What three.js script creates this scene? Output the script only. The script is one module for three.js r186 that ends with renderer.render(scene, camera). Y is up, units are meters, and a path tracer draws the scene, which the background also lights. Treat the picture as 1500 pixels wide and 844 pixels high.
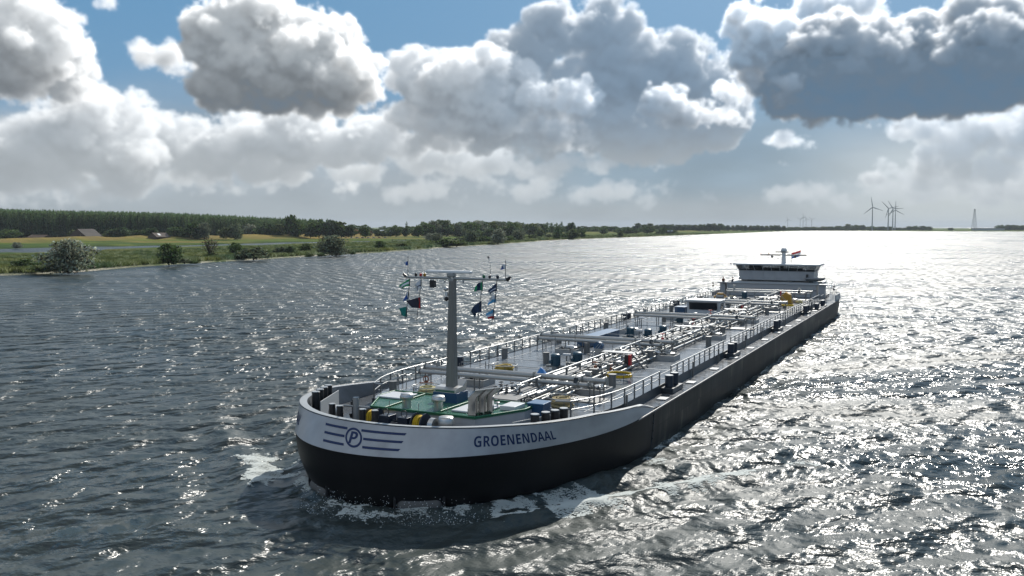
import * as THREE from 'three';
import { mergeGeometries, mergeVertices, toCreasedNormals } from 'three/addons/utils/BufferGeometryUtils.js';
import { RoundedBoxGeometry } from 'three/addons/geometries/RoundedBoxGeometry.js';
import { MarchingCubes } from 'three/addons/objects/MarchingCubes.js';
import { TessellateModifier } from 'three/addons/modifiers/TessellateModifier.js';
import { FontLoader } from 'three/addons/loaders/FontLoader.js';

// ------------------------------------------------------------------ camera, sun, exposure
const RAD = Math.PI / 180;
const scene = new THREE.Scene();
const camera = new THREE.PerspectiveCamera(35.71, 1500 / 844, 0.5, 60000);
camera.position.set(0, 16.5, 0);
camera.rotation.set(-3.908 * RAD, 0, 0);
const renderer = new THREE.WebGLRenderer({ antialias: true });
renderer.toneMapping = THREE.LinearToneMapping;
renderer.toneMappingExposure = 1.07;
renderer.shadowMap.enabled = true;
const SUN_AZ = 20, SUN_EL = 36;            // degrees right of the view axis, above the horizon
const sunDir = new THREE.Vector3(Math.sin(SUN_AZ * RAD) * Math.cos(SUN_EL * RAD), Math.sin(SUN_EL * RAD), -Math.cos(SUN_AZ * RAD) * Math.cos(SUN_EL * RAD));
const sun = new THREE.DirectionalLight(new THREE.Color().setRGB(1, 0.955, 0.88), 4.8);
sun.position.copy(sunDir).multiplyScalar(400);
sun.castShadow = true;
Object.assign(sun.shadow.camera, { left: -160, right: 160, top: 160, bottom: -160, near: 1, far: 900 });
sun.shadow.mapSize.set(4096, 4096);
scene.add(sun, sun.target);

// ------------------------------------------------------------------ numbers
function rng(seed) { let a = seed >>> 0; return () => { a = (a + 0x6D2B79F5) | 0; let t = Math.imul(a ^ (a >>> 15), 1 | a); t = (t + Math.imul(t ^ (t >>> 7), 61 | t)) ^ t; return ((t ^ (t >>> 14)) >>> 0) / 4294967296; }; }
const clamp = (x, a = 0, b = 1) => x < a ? a : x > b ? b : x;
const lerp = (a, b, t) => a + (b - a) * t;
const smooth = (a, b, x) => { const t = clamp((x - a) / (b - a)); return t * t * (3 - 2 * t); };
// value noise on a hashed lattice, -1..1
function hash3(x, y, z) { let h = Math.imul(x, 374761393) ^ Math.imul(y, 668265263) ^ Math.imul(z, 2147483647 - 1013904223); h = Math.imul(h ^ (h >>> 13), 1274126177); h ^= h >>> 16; h = Math.imul(h, 2246822519); return ((h ^ (h >>> 13)) >>> 0) / 4294967296; }
function vnoise(x, y, z = 0) {
  const ix = Math.floor(x), iy = Math.floor(y), iz = Math.floor(z), fx = x - ix, fy = y - iy, fz = z - iz;
  const u = fx * fx * (3 - 2 * fx), v = fy * fy * (3 - 2 * fy), w = fz * fz * (3 - 2 * fz);
  const c = (a, b, d) => hash3(ix + a, iy + b, iz + d);
  return lerp(lerp(lerp(c(0, 0, 0), c(1, 0, 0), u), lerp(c(0, 1, 0), c(1, 1, 0), u), v), lerp(lerp(c(0, 0, 1), c(1, 0, 1), u), lerp(c(0, 1, 1), c(1, 1, 1), u), v), w) * 2 - 1;
}
function fbm(x, y, z = 0, o = 4) { let s = 0, a = 0.5; for (let i = 0; i < o; i++) { s += a * vnoise(x, y, z); x = x * 2.03 + 17.1; y = y * 2.03 + 5.3; z = z * 2.03 + 9.7; a *= 0.5; } return s; }

// ------------------------------------------------------------------ sky: air and clouds, marched through a field of billows
function cloudNoise(N) {                    // tiling volume of inverted cell noise, 0..1, three octaves
  const out = new Float32Array(N * N * N);
  for (const [cells, amp] of [[6, 0.58], [12, 0.28], [24, 0.14]]) {
    const r = rng(91 + cells), pts = new Float32Array(cells ** 3 * 3);
    for (let i = 0; i < pts.length; i++) pts[i] = r();
    const k = cells / N;
    for (let z = 0; z < N; z++) for (let y = 0; y < N; y++) for (let x = 0; x < N; x++) {
      const px = x * k, py = y * k, pz = z * k, cx = Math.floor(px), cy = Math.floor(py), cz = Math.floor(pz);
      let best = 9;
      for (let c = -1; c < 2; c++) for (let b = -1; b < 2; b++) for (let a = -1; a < 2; a++) {
        const gx = cx + a, gy = cy + b, gz = cz + c, id = (((gz + cells) % cells) * cells * cells + ((gy + cells) % cells) * cells + ((gx + cells) % cells)) * 3;
        const dx = gx + pts[id] - px, dy = gy + pts[id + 1] - py, dz = gz + pts[id + 2] - pz, d = dx * dx + dy * dy + dz * dz;
        if (d < best) best = d;
      }
      out[(z * N + y) * N + x] += amp * (1 - Math.min(1, Math.sqrt(best) * 1.05));
    }
  }
  return out;
}
const NV = 80, VOL = cloudNoise(NV);
function vol(x, y, z) {                     // trilinear, tile of 1
  x = (x - Math.floor(x)) * NV; y = (y - Math.floor(y)) * NV; z = (z - Math.floor(z)) * NV;
  const x0 = x | 0, y0 = y | 0, z0 = z | 0, fx = x - x0, fy = y - y0, fz = z - z0, x1 = x0 + 1 === NV ? 0 : x0 + 1, y1 = (y0 + 1 === NV ? 0 : y0 + 1) * NV, z1 = (z0 + 1 === NV ? 0 : z0 + 1) * NV * NV, ya = y0 * NV, za = z0 * NV * NV;
  const a = VOL[za + ya + x0], b = VOL[za + ya + x1], c = VOL[za + y1 + x0], d = VOL[za + y1 + x1], e = VOL[z1 + ya + x0], g = VOL[z1 + ya + x1], h = VOL[z1 + y1 + x0], i = VOL[z1 + y1 + x1];
  const p = a + (b - a) * fx, q = c + (d - c) * fx, r = e + (g - e) * fx, s = h + (i - h) * fx, t = p + (q - p) * fy, u = r + (s - r) * fy;
  return t + (u - t) * fz;
}
// heaps of cumulus: [azimuth, elevation, half width, half height] in degrees; z = how far behind one another, base = flat underside
const CLOUDS = [
  { z: 2, base: 7.4, thin: 0.42, puffs: [[-31.6, 11.4, 3.9, 3.1], [-28.1, 10.3, 3.1, 2.6], [-29.6, 8, 4.4, 2.6], [-26.3, 9.1, 1.7, 2.2], [-27.2, 7.4, 2.4, 1.7]] },
  { z: 5, base: 2.0, thin: 0.42, soft: 1.5, puffs: [[-29.5, 3.9, 3.7, 2.2], [-25.4, 5.6, 2.9, 2.6], [-23.2, 4.1, 2.2, 2.4], [-28.2, 2.2, 4.1, 1.1], [-23.2, 6.6, 1.5, 1.3]] },
  { z: 0, base: 7.2, amb: 0.8, thin: 0.65, puffs: [[-17.6, 10.6, 2.2, 2.9], [-18.6, 11.6, 1.5, 1.9], [-14, 9.8, 4.4, 3.1], [-10.7, 9.3, 2.6, 2.3], [-15.6, 12.2, 2.3, 1.9], [-11.9, 11.3, 2.4, 1.9], [-17, 8.9, 2.8, 2.2], [-13.2, 8.1, 4.1, 1.4]] },
  { z: 3, base: 9.4, soft: 1.9, thin: 0.42, puffs: [[-20.6, 9.9, 1.4, 0.9], [-21.9, 10.1, 0.9, 0.7], [-19.6, 9.5, 1.0, 0.6]] },
  { z: 6, base: 3.0, thin: 0.42, soft: 1.4, puffs: [[-18, 4.8, 3, 1.75], [-14, 5.5, 3.7, 2], [-18.8, 3.2, 3.5, 1.1], [-15.7, 3.4, 4.5, 1.1], [-11.5, 5, 2.9, 1.5], [-8.2, 5.4, 3, 1.5], [-12.8, 6.6, 2.5, 1.1], [-20.8, 5.2, 2, 1.4]] },
  { z: 8, base: 2.1, thin: 0.42, soft: 2, puffs: [[-23.4, 2.8, 2.6, 0.7], [-20.2, 2.75, 3.1, 0.6]] },
  { z: 9, base: 1.9, thin: 0.42, soft: 2.2, puffs: [[-5.5, 4.4, 3.6, 1.3], [-1, 4.1, 3.4, 1], [-9, 3.6, 2.6, 0.8], [3.5, 4, 3, 0.9]] },
  { z: 5, base: 4.9, thin: 0.42, puffs: [[-6, 9.4, 2, 1.5], [-3.7, 8.6, 3, 2.3], [-1.1, 9.7, 2.3, 1.5], [-2.2, 7.4, 3.5, 2], [-5.6, 6.7, 2.6, 1.5], [0.4, 8.7, 1.75, 1.5], [-4.1, 5.7, 3.9, 1.1]] },
  { z: 10, base: 3.4, soft: 1.3, amb: 0.55, puffs: [[3, 12.2, 2.5, 1.9], [0.4, 10.3, 2.5, 2.1], [5.6, 12.2, 2.5, 1.9], [8.1, 9.8, 5, 2.5], [6.5, 7.8, 6, 3], [11.1, 9.3, 2.4, 2.1], [12.3, 7.2, 2.5, 2.6], [2.2, 7.4, 3.5, 2.4], [8.6, 6.2, 5.6, 2.2], [-1.3, 10.1, 1.7, 1.3]] },
  { z: 3, base: 5.0, thin: 0.42, puffs: [[1.7, 7.8, 2.3, 1.35], [3.9, 8, 1.7, 1.2], [-0.4, 6.1, 3, 1.2], [3, 6.1, 1.9, 0.95], [0.9, 5.1, 3, 0.7]] },
  { z: 2, base: 6.1, thin: 0.42, puffs: [[9.4, 7.7, 1.35, 1.05], [10.7, 7.3, 1.7, 1.05], [12.8, 7, 1.65, 0.8], [8.4, 7.3, 0.95, 0.6], [13.6, 8, 1.2, 0.8]] },
  { z: -2, base: 6.6, amb: 0.52, puffs: [[19.9, 9.3, 4.2, 3.1], [23.9, 9.1, 4.3, 3], [27.8, 9.2, 3.5, 2.8], [18, 7.8, 3.3, 1.4], [22.5, 7.3, 5.6, 1.3], [27.6, 11.4, 3.1, 1.7], [30.6, 9, 1.8, 2.4]] },
  { z: 0, base: 8.2, amb: 0.85, thin: 0.5, puffs: [[16.4, 11, 2.7, 2.1], [14.9, 12, 1.8, 1.5], [15.2, 9.4, 1.5, 1.5], [19.5, 12.4, 2.6, 1.4], [14.2, 10.4, 1.1, 1]] },
  { z: -6, base: 7.5, soft: 1.9, thin: 0.42, puffs: [[17.2, 8.5, 1.2, 1], [17.8, 8.8, 0.8, 0.8], [16.6, 8, 0.75, 0.55]] },
  { z: 8, base: 0.8, thin: 0.42, soft: 1.6, puffs: [[27.2, 5.1, 2.8, 1.3], [25.7, 4, 2.1, 1.1], [28.7, 3.5, 2, 1.3], [24.5, 5.8, 1.8, 0.9], [26.9, 2.6, 3.1, 0.9], [22.7, 3.1, 1.5, 0.6], [29.7, 5.4, 2, 1.3]] },
  { z: 12, base: 0.9, soft: 2.6, thin: 0.3, puffs: [[24, 2.2, 3.4, 0.9], [29, 2, 3.2, 1], [18.5, 1.9, 2.6, 0.6], [7, 2.1, 3.6, 0.6], [1, 2.4, 3, 0.7], [-6, 2.2, 3, 0.6], [-28, 2.6, 4, 0.9]] },
  { z: 7, base: 2.6, thin: 0.42, puffs: [[22.2, 2.85, 1, 0.5], [26.1, 3.4, 1.4, 0.7], [25, 3.6, 1.1, 0.6]] },
  { z: 1, base: 2.3, soft: 1.9, thin: 0.42, puffs: [[-11, 2.5, 0.8, 0.35]] },
  { z: -3, base: 3.4, soft: 1.9, thin: 0.42, puffs: [[16.7, 5.3, 0.8, 0.45], [16.2, 3.75, 0.6, 0.35], [17.3, 5, 0.7, 0.3]] },
  { z: 1, base: 12, soft: 1.9, thin: 0.42, puffs: [[-23.7, 12.9, 0.7, 0.6]] },
];
{                                           // the same kind of sky all the way round and overhead
  const r = rng(4711);
  for (let i = 0; i < 108; i++) {
    let az, el;
    if (i < 46) { az = 38 + r() * 284; el = 2.5 + r() * 6.5; } else { az = r() * 360; el = 25 + (r() ** 0.9) * 52; }
    const s = Math.max(0.35, Math.cos(el * RAD)), w = (2 + r() * 2.8) * (1 + el / 40), puffs = [];
    for (let k = 0; k < 7; k++) puffs.push([az + (r() - 0.5) * 2.2 * w / s, el + (r() - 0.3) * w * 0.55, (0.5 + r() * 0.6) * w / s, (0.35 + r() * 0.4) * w]);
    CLOUDS.push({ thin: 0.6, z: 1 + r() * 8, base: el - w * 0.3, far: true, puffs });
  }
}
function computeSky(W, H) {
  const data = new Float32Array(W * H * 4);
  const all = [];
  for (const c of CLOUDS) for (const p of c.puffs) for (const turn of c.far ? [-360, 0] : [0]) all.push({ x: p[0] + turn, y: p[1], z: c.z + (hash3(p[0] * 50 | 0, p[1] * 50 | 0, 3) - 0.5) * 1.2 * Math.min(p[2], p[3]), rx: p[2], ry: p[3], rz: Math.min(3.4, Math.min(p[2], p[3]) * 1.25), m: Math.min(p[2], p[3]), base: c.base, thin: c.thin ?? 1, soft: c.soft ?? 1, amb: c.amb ?? 0.8 });
  let near = all, list = [], amb = 1, floorAt = 0, thin = 1;
  const field = (x, y, z, detail) => {
    let e = -9, soft = 1;
    for (let i = 0; i < list.length; i++) {
      const p = list[i], dx = (x - p.x) / p.rx, dy = (y - p.y) / p.ry, dz = (z - p.z) / p.rz, q = dx * dx + dy * dy + dz * dz;
      if (q > 9) continue;
      let v = (1 - Math.sqrt(q)) * Math.min(p.m, 2.6);
      const cut = (y - p.base + 0.3) * 0.75;
      if (cut < v) v = cut;
      if (v > e) { e = v; soft = p.soft; amb = p.amb; floorAt = p.base; thin = p.thin; }
    }
    e -= 0.1;
    if (e < -1.6) return e;
    const n1 = vol(x * 0.085 + 0.13, y * 0.1 + 0.4, z * 0.085);
    const rough = 0.35 + 0.65 * smooth(-1.5, 0.2, e);
    let d = e + (n1 - 0.42) * 2.7 * rough;
    if (d > -0.8 && detail > 0) d += (vol(x * 0.31 + 0.7, y * 0.33 + 0.1, z * 0.31) - 0.45) * 0.95 * rough;
    if (d > -0.5 && detail > 1) d += (vol(x * 0.95, y * 0.95 + 0.3, z * 0.95) - 0.45) * 0.42 * rough;
    return d / soft;
  };
  const col = [0, 0, 0];
  const shade = (az, el) => {
    const e = Math.max(0, el), dAz = (az - SUN_AZ) * RAD, cosS = Math.sin(e * RAD) * Math.sin(SUN_EL * RAD) + Math.cos(e * RAD) * Math.cos(SUN_EL * RAD) * Math.cos(dAz);
    // clear air
    const k = Math.exp(-e / 5.5), glow = Math.pow(Math.max(0, cosS), 14) * 0.22 + Math.pow(Math.max(0, cosS), 4) * 0.05;
    const up = smooth(4, 60, e);
    let r = lerp(lerp(0.105, 0.07, up), 0.35, k) + glow, g = lerp(lerp(0.285, 0.18, up), 0.42, k) + glow * 0.97, b = lerp(lerp(0.5, 0.40, up), 0.47, k) + glow * 0.92;
    // distant veils of rain and stratus low down
    const v1 = fbm(az * 0.07 + 3, e * 0.2, 1.5, 4), v2 = fbm(az * 0.16 + 11, e * 0.42, 7.5, 4);
    const pale = smooth(15, 3, Math.abs(az - 28)) * smooth(10, 3, e) * 0.16, veil = smooth(9.5, 2.0, e + v1 * 5) * 0.92, vl = 0.95 + 0.3 * v2 + 0.22 * v1;
    const warm = smooth(3.2, 0.3, e), rain = smooth(15, 4, Math.abs(az - 11)) * smooth(0.6, 2.2, e);
    r = lerp(r, lerp(lerp(0.40, 0.265, rain), 0.38, warm) * vl + pale + glow * 0.8, veil); g = lerp(g, lerp(lerp(0.455, 0.36, rain), 0.425, warm) * vl + pale * 0.98 + glow * 0.8, veil); b = lerp(b, lerp(lerp(0.5, 0.44, rain), 0.445, warm) * vl + pale * 0.85 + glow * 0.72, veil);
    // clouds
    const sx = Math.sin((SUN_AZ - az) * RAD) * Math.cos(SUN_EL * RAD), sy = Math.sin((SUN_EL - e * 0.8) * RAD), sz = Math.cos((SUN_AZ - az) * RAD) * Math.cos(SUN_EL * RAD);
    list = [];
    for (const p of near) if (Math.abs(p.x - az) < p.rx * 2 + 3.4 && Math.abs(p.y - e) < p.ry * 2 + 4.5) list.push(p);
    if (!list.length) { col[0] = r; col[1] = g; col[2] = b; return; }
    let T = 1, cr = 0, cg = 0, cb = 0, z = -14;
    const wide = 0.6 + 0.75 * smooth(6, -12, az), fwd = 0.62 + 1.5 * Math.pow(Math.max(0, cosS), 6);
    for (let n = 0; n < 130 && z < 16 && T > 0.02; n++) {
      let d = field(az, e, z, 2);
      if (d < 0) { z += clamp(-d * 0.7, 0.16, 1.3); continue; }
      const at0 = amb, thin0 = thin, base0 = floorAt, step = 0.16, dens = Math.min(1, d * 1.25) * 5.5, a = 1 - Math.exp(-dens * step);
      let tau = 0, len = 0.13, at = 0.08;
      for (let j = 0; j < 12; j++) { const q = field(az + sx * at, e + sy * at, z + sz * at, j < 8 ? 1 : 0); if (q > 0) tau += Math.min(1, q * 1.6) * len; at += len; len *= 1.27; }
      tau *= 4.2 * thin0;
      // light of the whole sky, from above and from the viewer's side, dimmed by the billows in between
      const q1 = Math.max(0, field(az, e + 0.5, z - 0.4, at0 < 0.9 ? 0 : 1)), q2 = Math.max(0, field(az, e + 1.3, z - 0.9, 0)), q3 = Math.max(0, field(az + 0.5, e + 0.2, z - 0.5, 0));
      const open = Math.exp(-(q1 * 1.3 + q2 * 0.5 + q3 * 1.2));
      const lit = Math.exp(-tau * 1.15) * fwd * 1.15 + Math.exp(-tau * 0.24) * 0.42 * wide + Math.exp(-tau * 0.08) * 0.05;
      const am = at0 * (0.5 + 0.65 * open) * (0.6 + 0.5 * smooth(-0.3, 3.2, e - base0));
      const cool = smooth(-8, 8, az);          // away from the sun's side the undersides are greyer
      const haze = Math.min(0.85, smooth(-4, 13, z) * 0.4 + smooth(8.5, 1, e) * 0.52);
      let pr = lit * 0.9 + am * lerp(0.285, 0.21, cool), pg = lit * 0.885 + am * lerp(0.32, 0.31, cool), pb = lit * 0.86 + am * lerp(0.35, 0.43, cool);
      const lift = smooth(3, 10, e);
      pr = lerp(pr, lerp(0.46, 0.25, lift) + glow * 0.5, haze); pg = lerp(pg, lerp(0.505, 0.365, lift) + glow * 0.5, haze); pb = lerp(pb, lerp(0.535, 0.51, lift) + glow * 0.45, haze);
      cr += T * a * pr; cg += T * a * pg; cb += T * a * pb; T *= 1 - a;
      z += step;
    }
    col[0] = cr + r * T; col[1] = cg + g * T; col[2] = cb + b * T;
  };
  const put = (c, r) => { const o = (r * W + ((c + W) % W)) * 4; data[o] = col[0]; data[o + 1] = col[1]; data[o + 2] = col[2]; data[o + 3] = 1; };
  const azOf = (c) => ((c + 0.5) / W - 0.25) * 360, elOf = (r) => ((r + 0.5) / H - 0.5) * 180;
  // everywhere on a coarse lattice, then the span of the lens on every texel
  const S = 8, cw = W / S, ch = H / 2 / S + 1, coarse = new Float32Array(cw * ch * 3);
  for (let j = 0; j < ch; j++) for (let i = 0; i < cw; i++) {
    let az = azOf(i * S); if (az > 180) az -= 360;
    if (Math.abs(az) < 33 && elOf(H / 2 + j * S) < 17) continue;
    shade(az, elOf(H / 2 + j * S)); coarse.set(col, (j * cw + i) * 3);
  }
  for (let r = 0; r < H; r++) for (let c = 0; c < W; c++) {
    const y = Math.max(0, (r - H / 2) / S), x = c / S, j = Math.min(ch - 2, y | 0), i = x | 0, fy = Math.min(1, y - j), fx = x - i, i1 = (i + 1) % cw;
    for (let k = 0; k < 3; k++) col[k] = lerp(lerp(coarse[(j * cw + i) * 3 + k], coarse[(j * cw + i1) * 3 + k], fx), lerp(coarse[((j + 1) * cw + i) * 3 + k], coarse[((j + 1) * cw + i1) * 3 + k], fx), fy);
    put(c, r);
  }
  near = all.filter((p) => Math.abs(p.x) < 50 && p.y < 26);
  const c0 = Math.floor((0.25 - 35 / 360) * W), c1 = Math.ceil((0.25 + 35 / 360) * W), r0 = H / 2, r1 = Math.ceil((0.5 + 19 / 180) * H);
  for (let r = r0; r < r1; r++) for (let c = c0; c < c1; c++) { shade(azOf(c), elOf(r)); put(c, r); }
  for (let r = 0; r < H / 2; r++) for (let c = c0; c < c1; c++) { for (let k = 0; k < 3; k++) col[k] = data[(r0 * W + c) * 4 + k]; put(c, r); }
  return data;
}
const SKY_W = 4096, SKY_H = 2048;
const skyTexture = new THREE.DataTexture(computeSky(SKY_W, SKY_H), SKY_W, SKY_H, THREE.RGBAFormat, THREE.FloatType);
skyTexture.mapping = THREE.EquirectangularReflectionMapping;
skyTexture.magFilter = THREE.LinearFilter;
skyTexture.needsUpdate = true;
scene.background = skyTexture;
scene.environment = skyTexture;

// ------------------------------------------------------------------ helpers
const C = (r, g, b) => new THREE.Color().setRGB(r, g, b);
const M = (r, g, b, roughness = 0.6, extra = {}) => new THREE.MeshStandardMaterial({ color: C(r, g, b), roughness, ...extra });
const V = (x, y, z) => new THREE.Vector3(x, y, z);
const taken = new Map();
function numbered(name) { const n = taken.get(name) ?? 0; taken.set(name, n + 1); return n ? `${name}_${String(n).padStart(3, '0')}` : name; }
function tag(o, label, category, group, kind) { o.name = numbered(o.name); o.userData.label = label; if (category) o.userData.category = category; if (group) o.userData.group = group; if (kind) o.userData.kind = kind; if (!o.parent) scene.add(o); return o; }
function mesh(name, geo, mat, parent) { const m = new THREE.Mesh(geo, mat); m.name = name; if (parent) parent.add(m); return m; }
function group(name, parent) { const g = new THREE.Group(); g.name = name; if (parent) parent.add(g); return g; }
const clean = (g) => { for (const k of Object.keys(g.attributes)) if (!['position', 'normal', 'uv'].includes(k)) g.deleteAttribute(k); return g.index ? g.toNonIndexed() : g; };
const merge = (list) => mergeGeometries(list.map(clean));
const box = (w, h, d, x = 0, y = 0, z = 0) => new THREE.BoxGeometry(w, h, d).translate(x, y, z);
const rbox = (w, h, d, x = 0, y = 0, z = 0, r = 0.03) => new RoundedBoxGeometry(w, h, d, 1, Math.min(r, w / 2.1, h / 2.1, d / 2.1)).translate(x, y, z);
function rod(a, b, r, n = 8, r2 = r) {      // cylinder from a to b
  const d = b.clone().sub(a), g = new THREE.CylinderGeometry(r2, r, d.length(), n, 1).translate(0, d.length() / 2, 0);
  return g.applyQuaternion(new THREE.Quaternion().setFromUnitVectors(V(0, 1, 0), d.normalize())).translate(a.x, a.y, a.z);
}
const tube = (pts, r, n = 8, seg = pts.length * 3, tension = 0.3) => new THREE.TubeGeometry(new THREE.CatmullRomCurve3(pts, false, 'catmullrom', tension), seg, r, n);
const lathe = (pts, n = 16) => new THREE.LatheGeometry(pts.map(([r, y]) => new THREE.Vector2(r, y)), n);
function grid(nu, nv, f, close) {           // (nu+1) x (nv+1) sheet through f(u, v) -> [x, y, z, U, V]
  const p = [], t = [], ix = [];
  for (let j = 0; j <= nv; j++) for (let i = 0; i <= nu; i++) { const q = f(i / nu, j / nv, i, j); p.push(q[0], q[1], q[2]); t.push(q[3] ?? i / nu, q[4] ?? j / nv); }
  for (let j = 0; j < nv; j++) for (let i = 0; i < nu; i++) { const a = j * (nu + 1) + i, b = a + 1, c = a + nu + 1, d = c + 1; ix.push(a, b, d, a, d, c); }
  const g = new THREE.BufferGeometry();
  g.setAttribute('position', new THREE.Float32BufferAttribute(p, 3)); g.setAttribute('uv', new THREE.Float32BufferAttribute(t, 2)); g.setIndex(ix); g.computeVertexNormals();
  return g;
}
function dataMap(size, f, srgb, repeat = 1) {   // f(x, y) -> [r, g, b] 0..1, tiling
  const d = new Uint8Array(size * size * 4);
  for (let y = 0; y < size; y++) for (let x = 0; x < size; x++) { const c = f(x, y), o = (y * size + x) * 4; d[o] = clamp(c[0]) * 255; d[o + 1] = clamp(c[1]) * 255; d[o + 2] = clamp(c[2]) * 255; d[o + 3] = 255; }
  const t = new THREE.DataTexture(d, size, size); t.wrapS = t.wrapT = THREE.RepeatWrapping; t.magFilter = THREE.LinearFilter; t.repeat.set(repeat, repeat); if (srgb) t.colorSpace = THREE.SRGBColorSpace; t.needsUpdate = true; return t;
}

// ------------------------------------------------------------------ the ship's frame: x to port, y up, z ahead; s = metres aft of the stem
const HEADING = -26.57 * RAD, BOW = V(-8.5, 0, -52.54);
{ const d = V(Math.sin(26.57 * RAD), 0, -Math.cos(26.57 * RAD)), p = V(Math.cos(26.57 * RAD), 0, Math.sin(26.57 * RAD)); BOW.copy(d.multiplyScalar(43.2).sub(p.multiplyScalar(31.1))); }
const toShip = (x, z) => { const dx = x - BOW.x, dz = z - BOW.z, c = Math.cos(HEADING), n = Math.sin(HEADING); return [-(dx * n + dz * c), dx * c - dz * n]; };   // -> [s, x]
const fromShip = (s, x, y = 0) => V(x, y, -s).applyAxisAngle(V(0, 1, 0), HEADING).add(BOW);

// ------------------------------------------------------------------ water
const waves = (() => {
  const r = rng(77), list = [];
  for (let i = 0; i < 58; i++) {
    const L = 0.75 * Math.pow(7.5, Math.pow(r(), 1.4)), dir = (62 + (r() + r() + r() - 1.5) * 78) * RAD, k = 2 * Math.PI / L;
    list.push([k * Math.cos(dir), k * Math.sin(dir), r() * 6.283, 0.0056 * Math.pow(L, 0.55) * (0.5 + r())]);
  }
  return list;
})();
const riverHalf = (s, x) => {               // waves thrown up by the bow, as [height, foam]
  let h = 0, f = 0;
  const ax = Math.abs(x), port = x > 0;
  if (s < -8 || s > 170) return [0, 0];
  const run = port ? (ax - 11.6) * 1.42 + 5.4 : (ax - 8.4) * 0.8 - 0.4;         // where the crest lies, in s, for this distance off
  if (ax > 6 && ax < 34) {
    const d = (s - run), fade = smooth(36, 14, ax) * smooth(6, 9, ax), wob = fbm(s * 0.21 + 3, x * 0.21, 2, 3);
    h += fade * (0.34 * Math.exp(-((d + wob) ** 2) / 2.2) - 0.2 * Math.exp(-((d - 3.2 + wob) ** 2) / 5) + 0.17 * Math.exp(-((d - 7 + wob * 2) ** 2) / 6) - 0.07 * Math.exp(-((d + 3 + wob) ** 2) / 5));
    f += fade * smooth(port ? 4.2 : 2.6, 0.0, Math.abs(d - 0.8 + wob * 2.5)) * (port ? 0.52 : 0.85 * smooth(19, 13, ax)) * smooth(26, 15, ax);
  }
  const q = clamp((s + 1.2) / 20), hb = 11.2 * Math.pow(1 - Math.pow(1 - q, 1.9), 0.48);     // the hull at the water
  const off = s < -1.2 ? Math.hypot(s + 1.2, Math.max(0, ax - 1.0)) : Math.min(ax - hb, 9);
  if (off < 5 && s < 24) { const roll = Math.exp(-((off - 0.5) ** 2) / 1.2) * smooth(24, 6, s) * smooth(-8, -2, s); h += 0.34 * roll; f += (0.85 - 0.4 * smooth(2, 7, s)) * Math.exp(-((off - 0.9) ** 2) / 1.6) * smooth(22, 5, s); }
  if (s > 20 && s < 160 && off < 3) { f += 0.34 * smooth(2.2, 0.2, off) * (0.5 + fbm(s * 0.15, 1, 4, 3)); h += 0.12 * Math.sin(s * 0.72 + ax) * smooth(3, 0.4, off); }
  return [h, f];
};
function waveAt(x, z, cell) {               // [sideways, up, lengthways] shift of the water at a place
  let dx = 0, dy = 0, dz = 0;
  const gust = 0.9 + 0.45 * vnoise(x * 0.022 + 5, z * 0.04, 3) + 0.25 * vnoise(x * 0.09, z * 0.13, 8);
  for (const [kx, kz, ph, a] of waves) {
    const k = Math.hypot(kx, kz), w = smooth(1.7, 0.75, cell * k / 2); if (w === 0) continue;
    const t = kx * x + kz * z + ph, A = a * w * gust, s = Math.sin(t), c = Math.cos(t);
    dy += A * s; dx += A * 0.75 * c * kx / k; dz += A * 0.75 * c * kz / k;
  }
  return [dx, dy + surge(x, z)[0], dz];
}
function surge(x, z) { const [s, sx] = toShip(x, z); return riverHalf(s, sx); }
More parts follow.
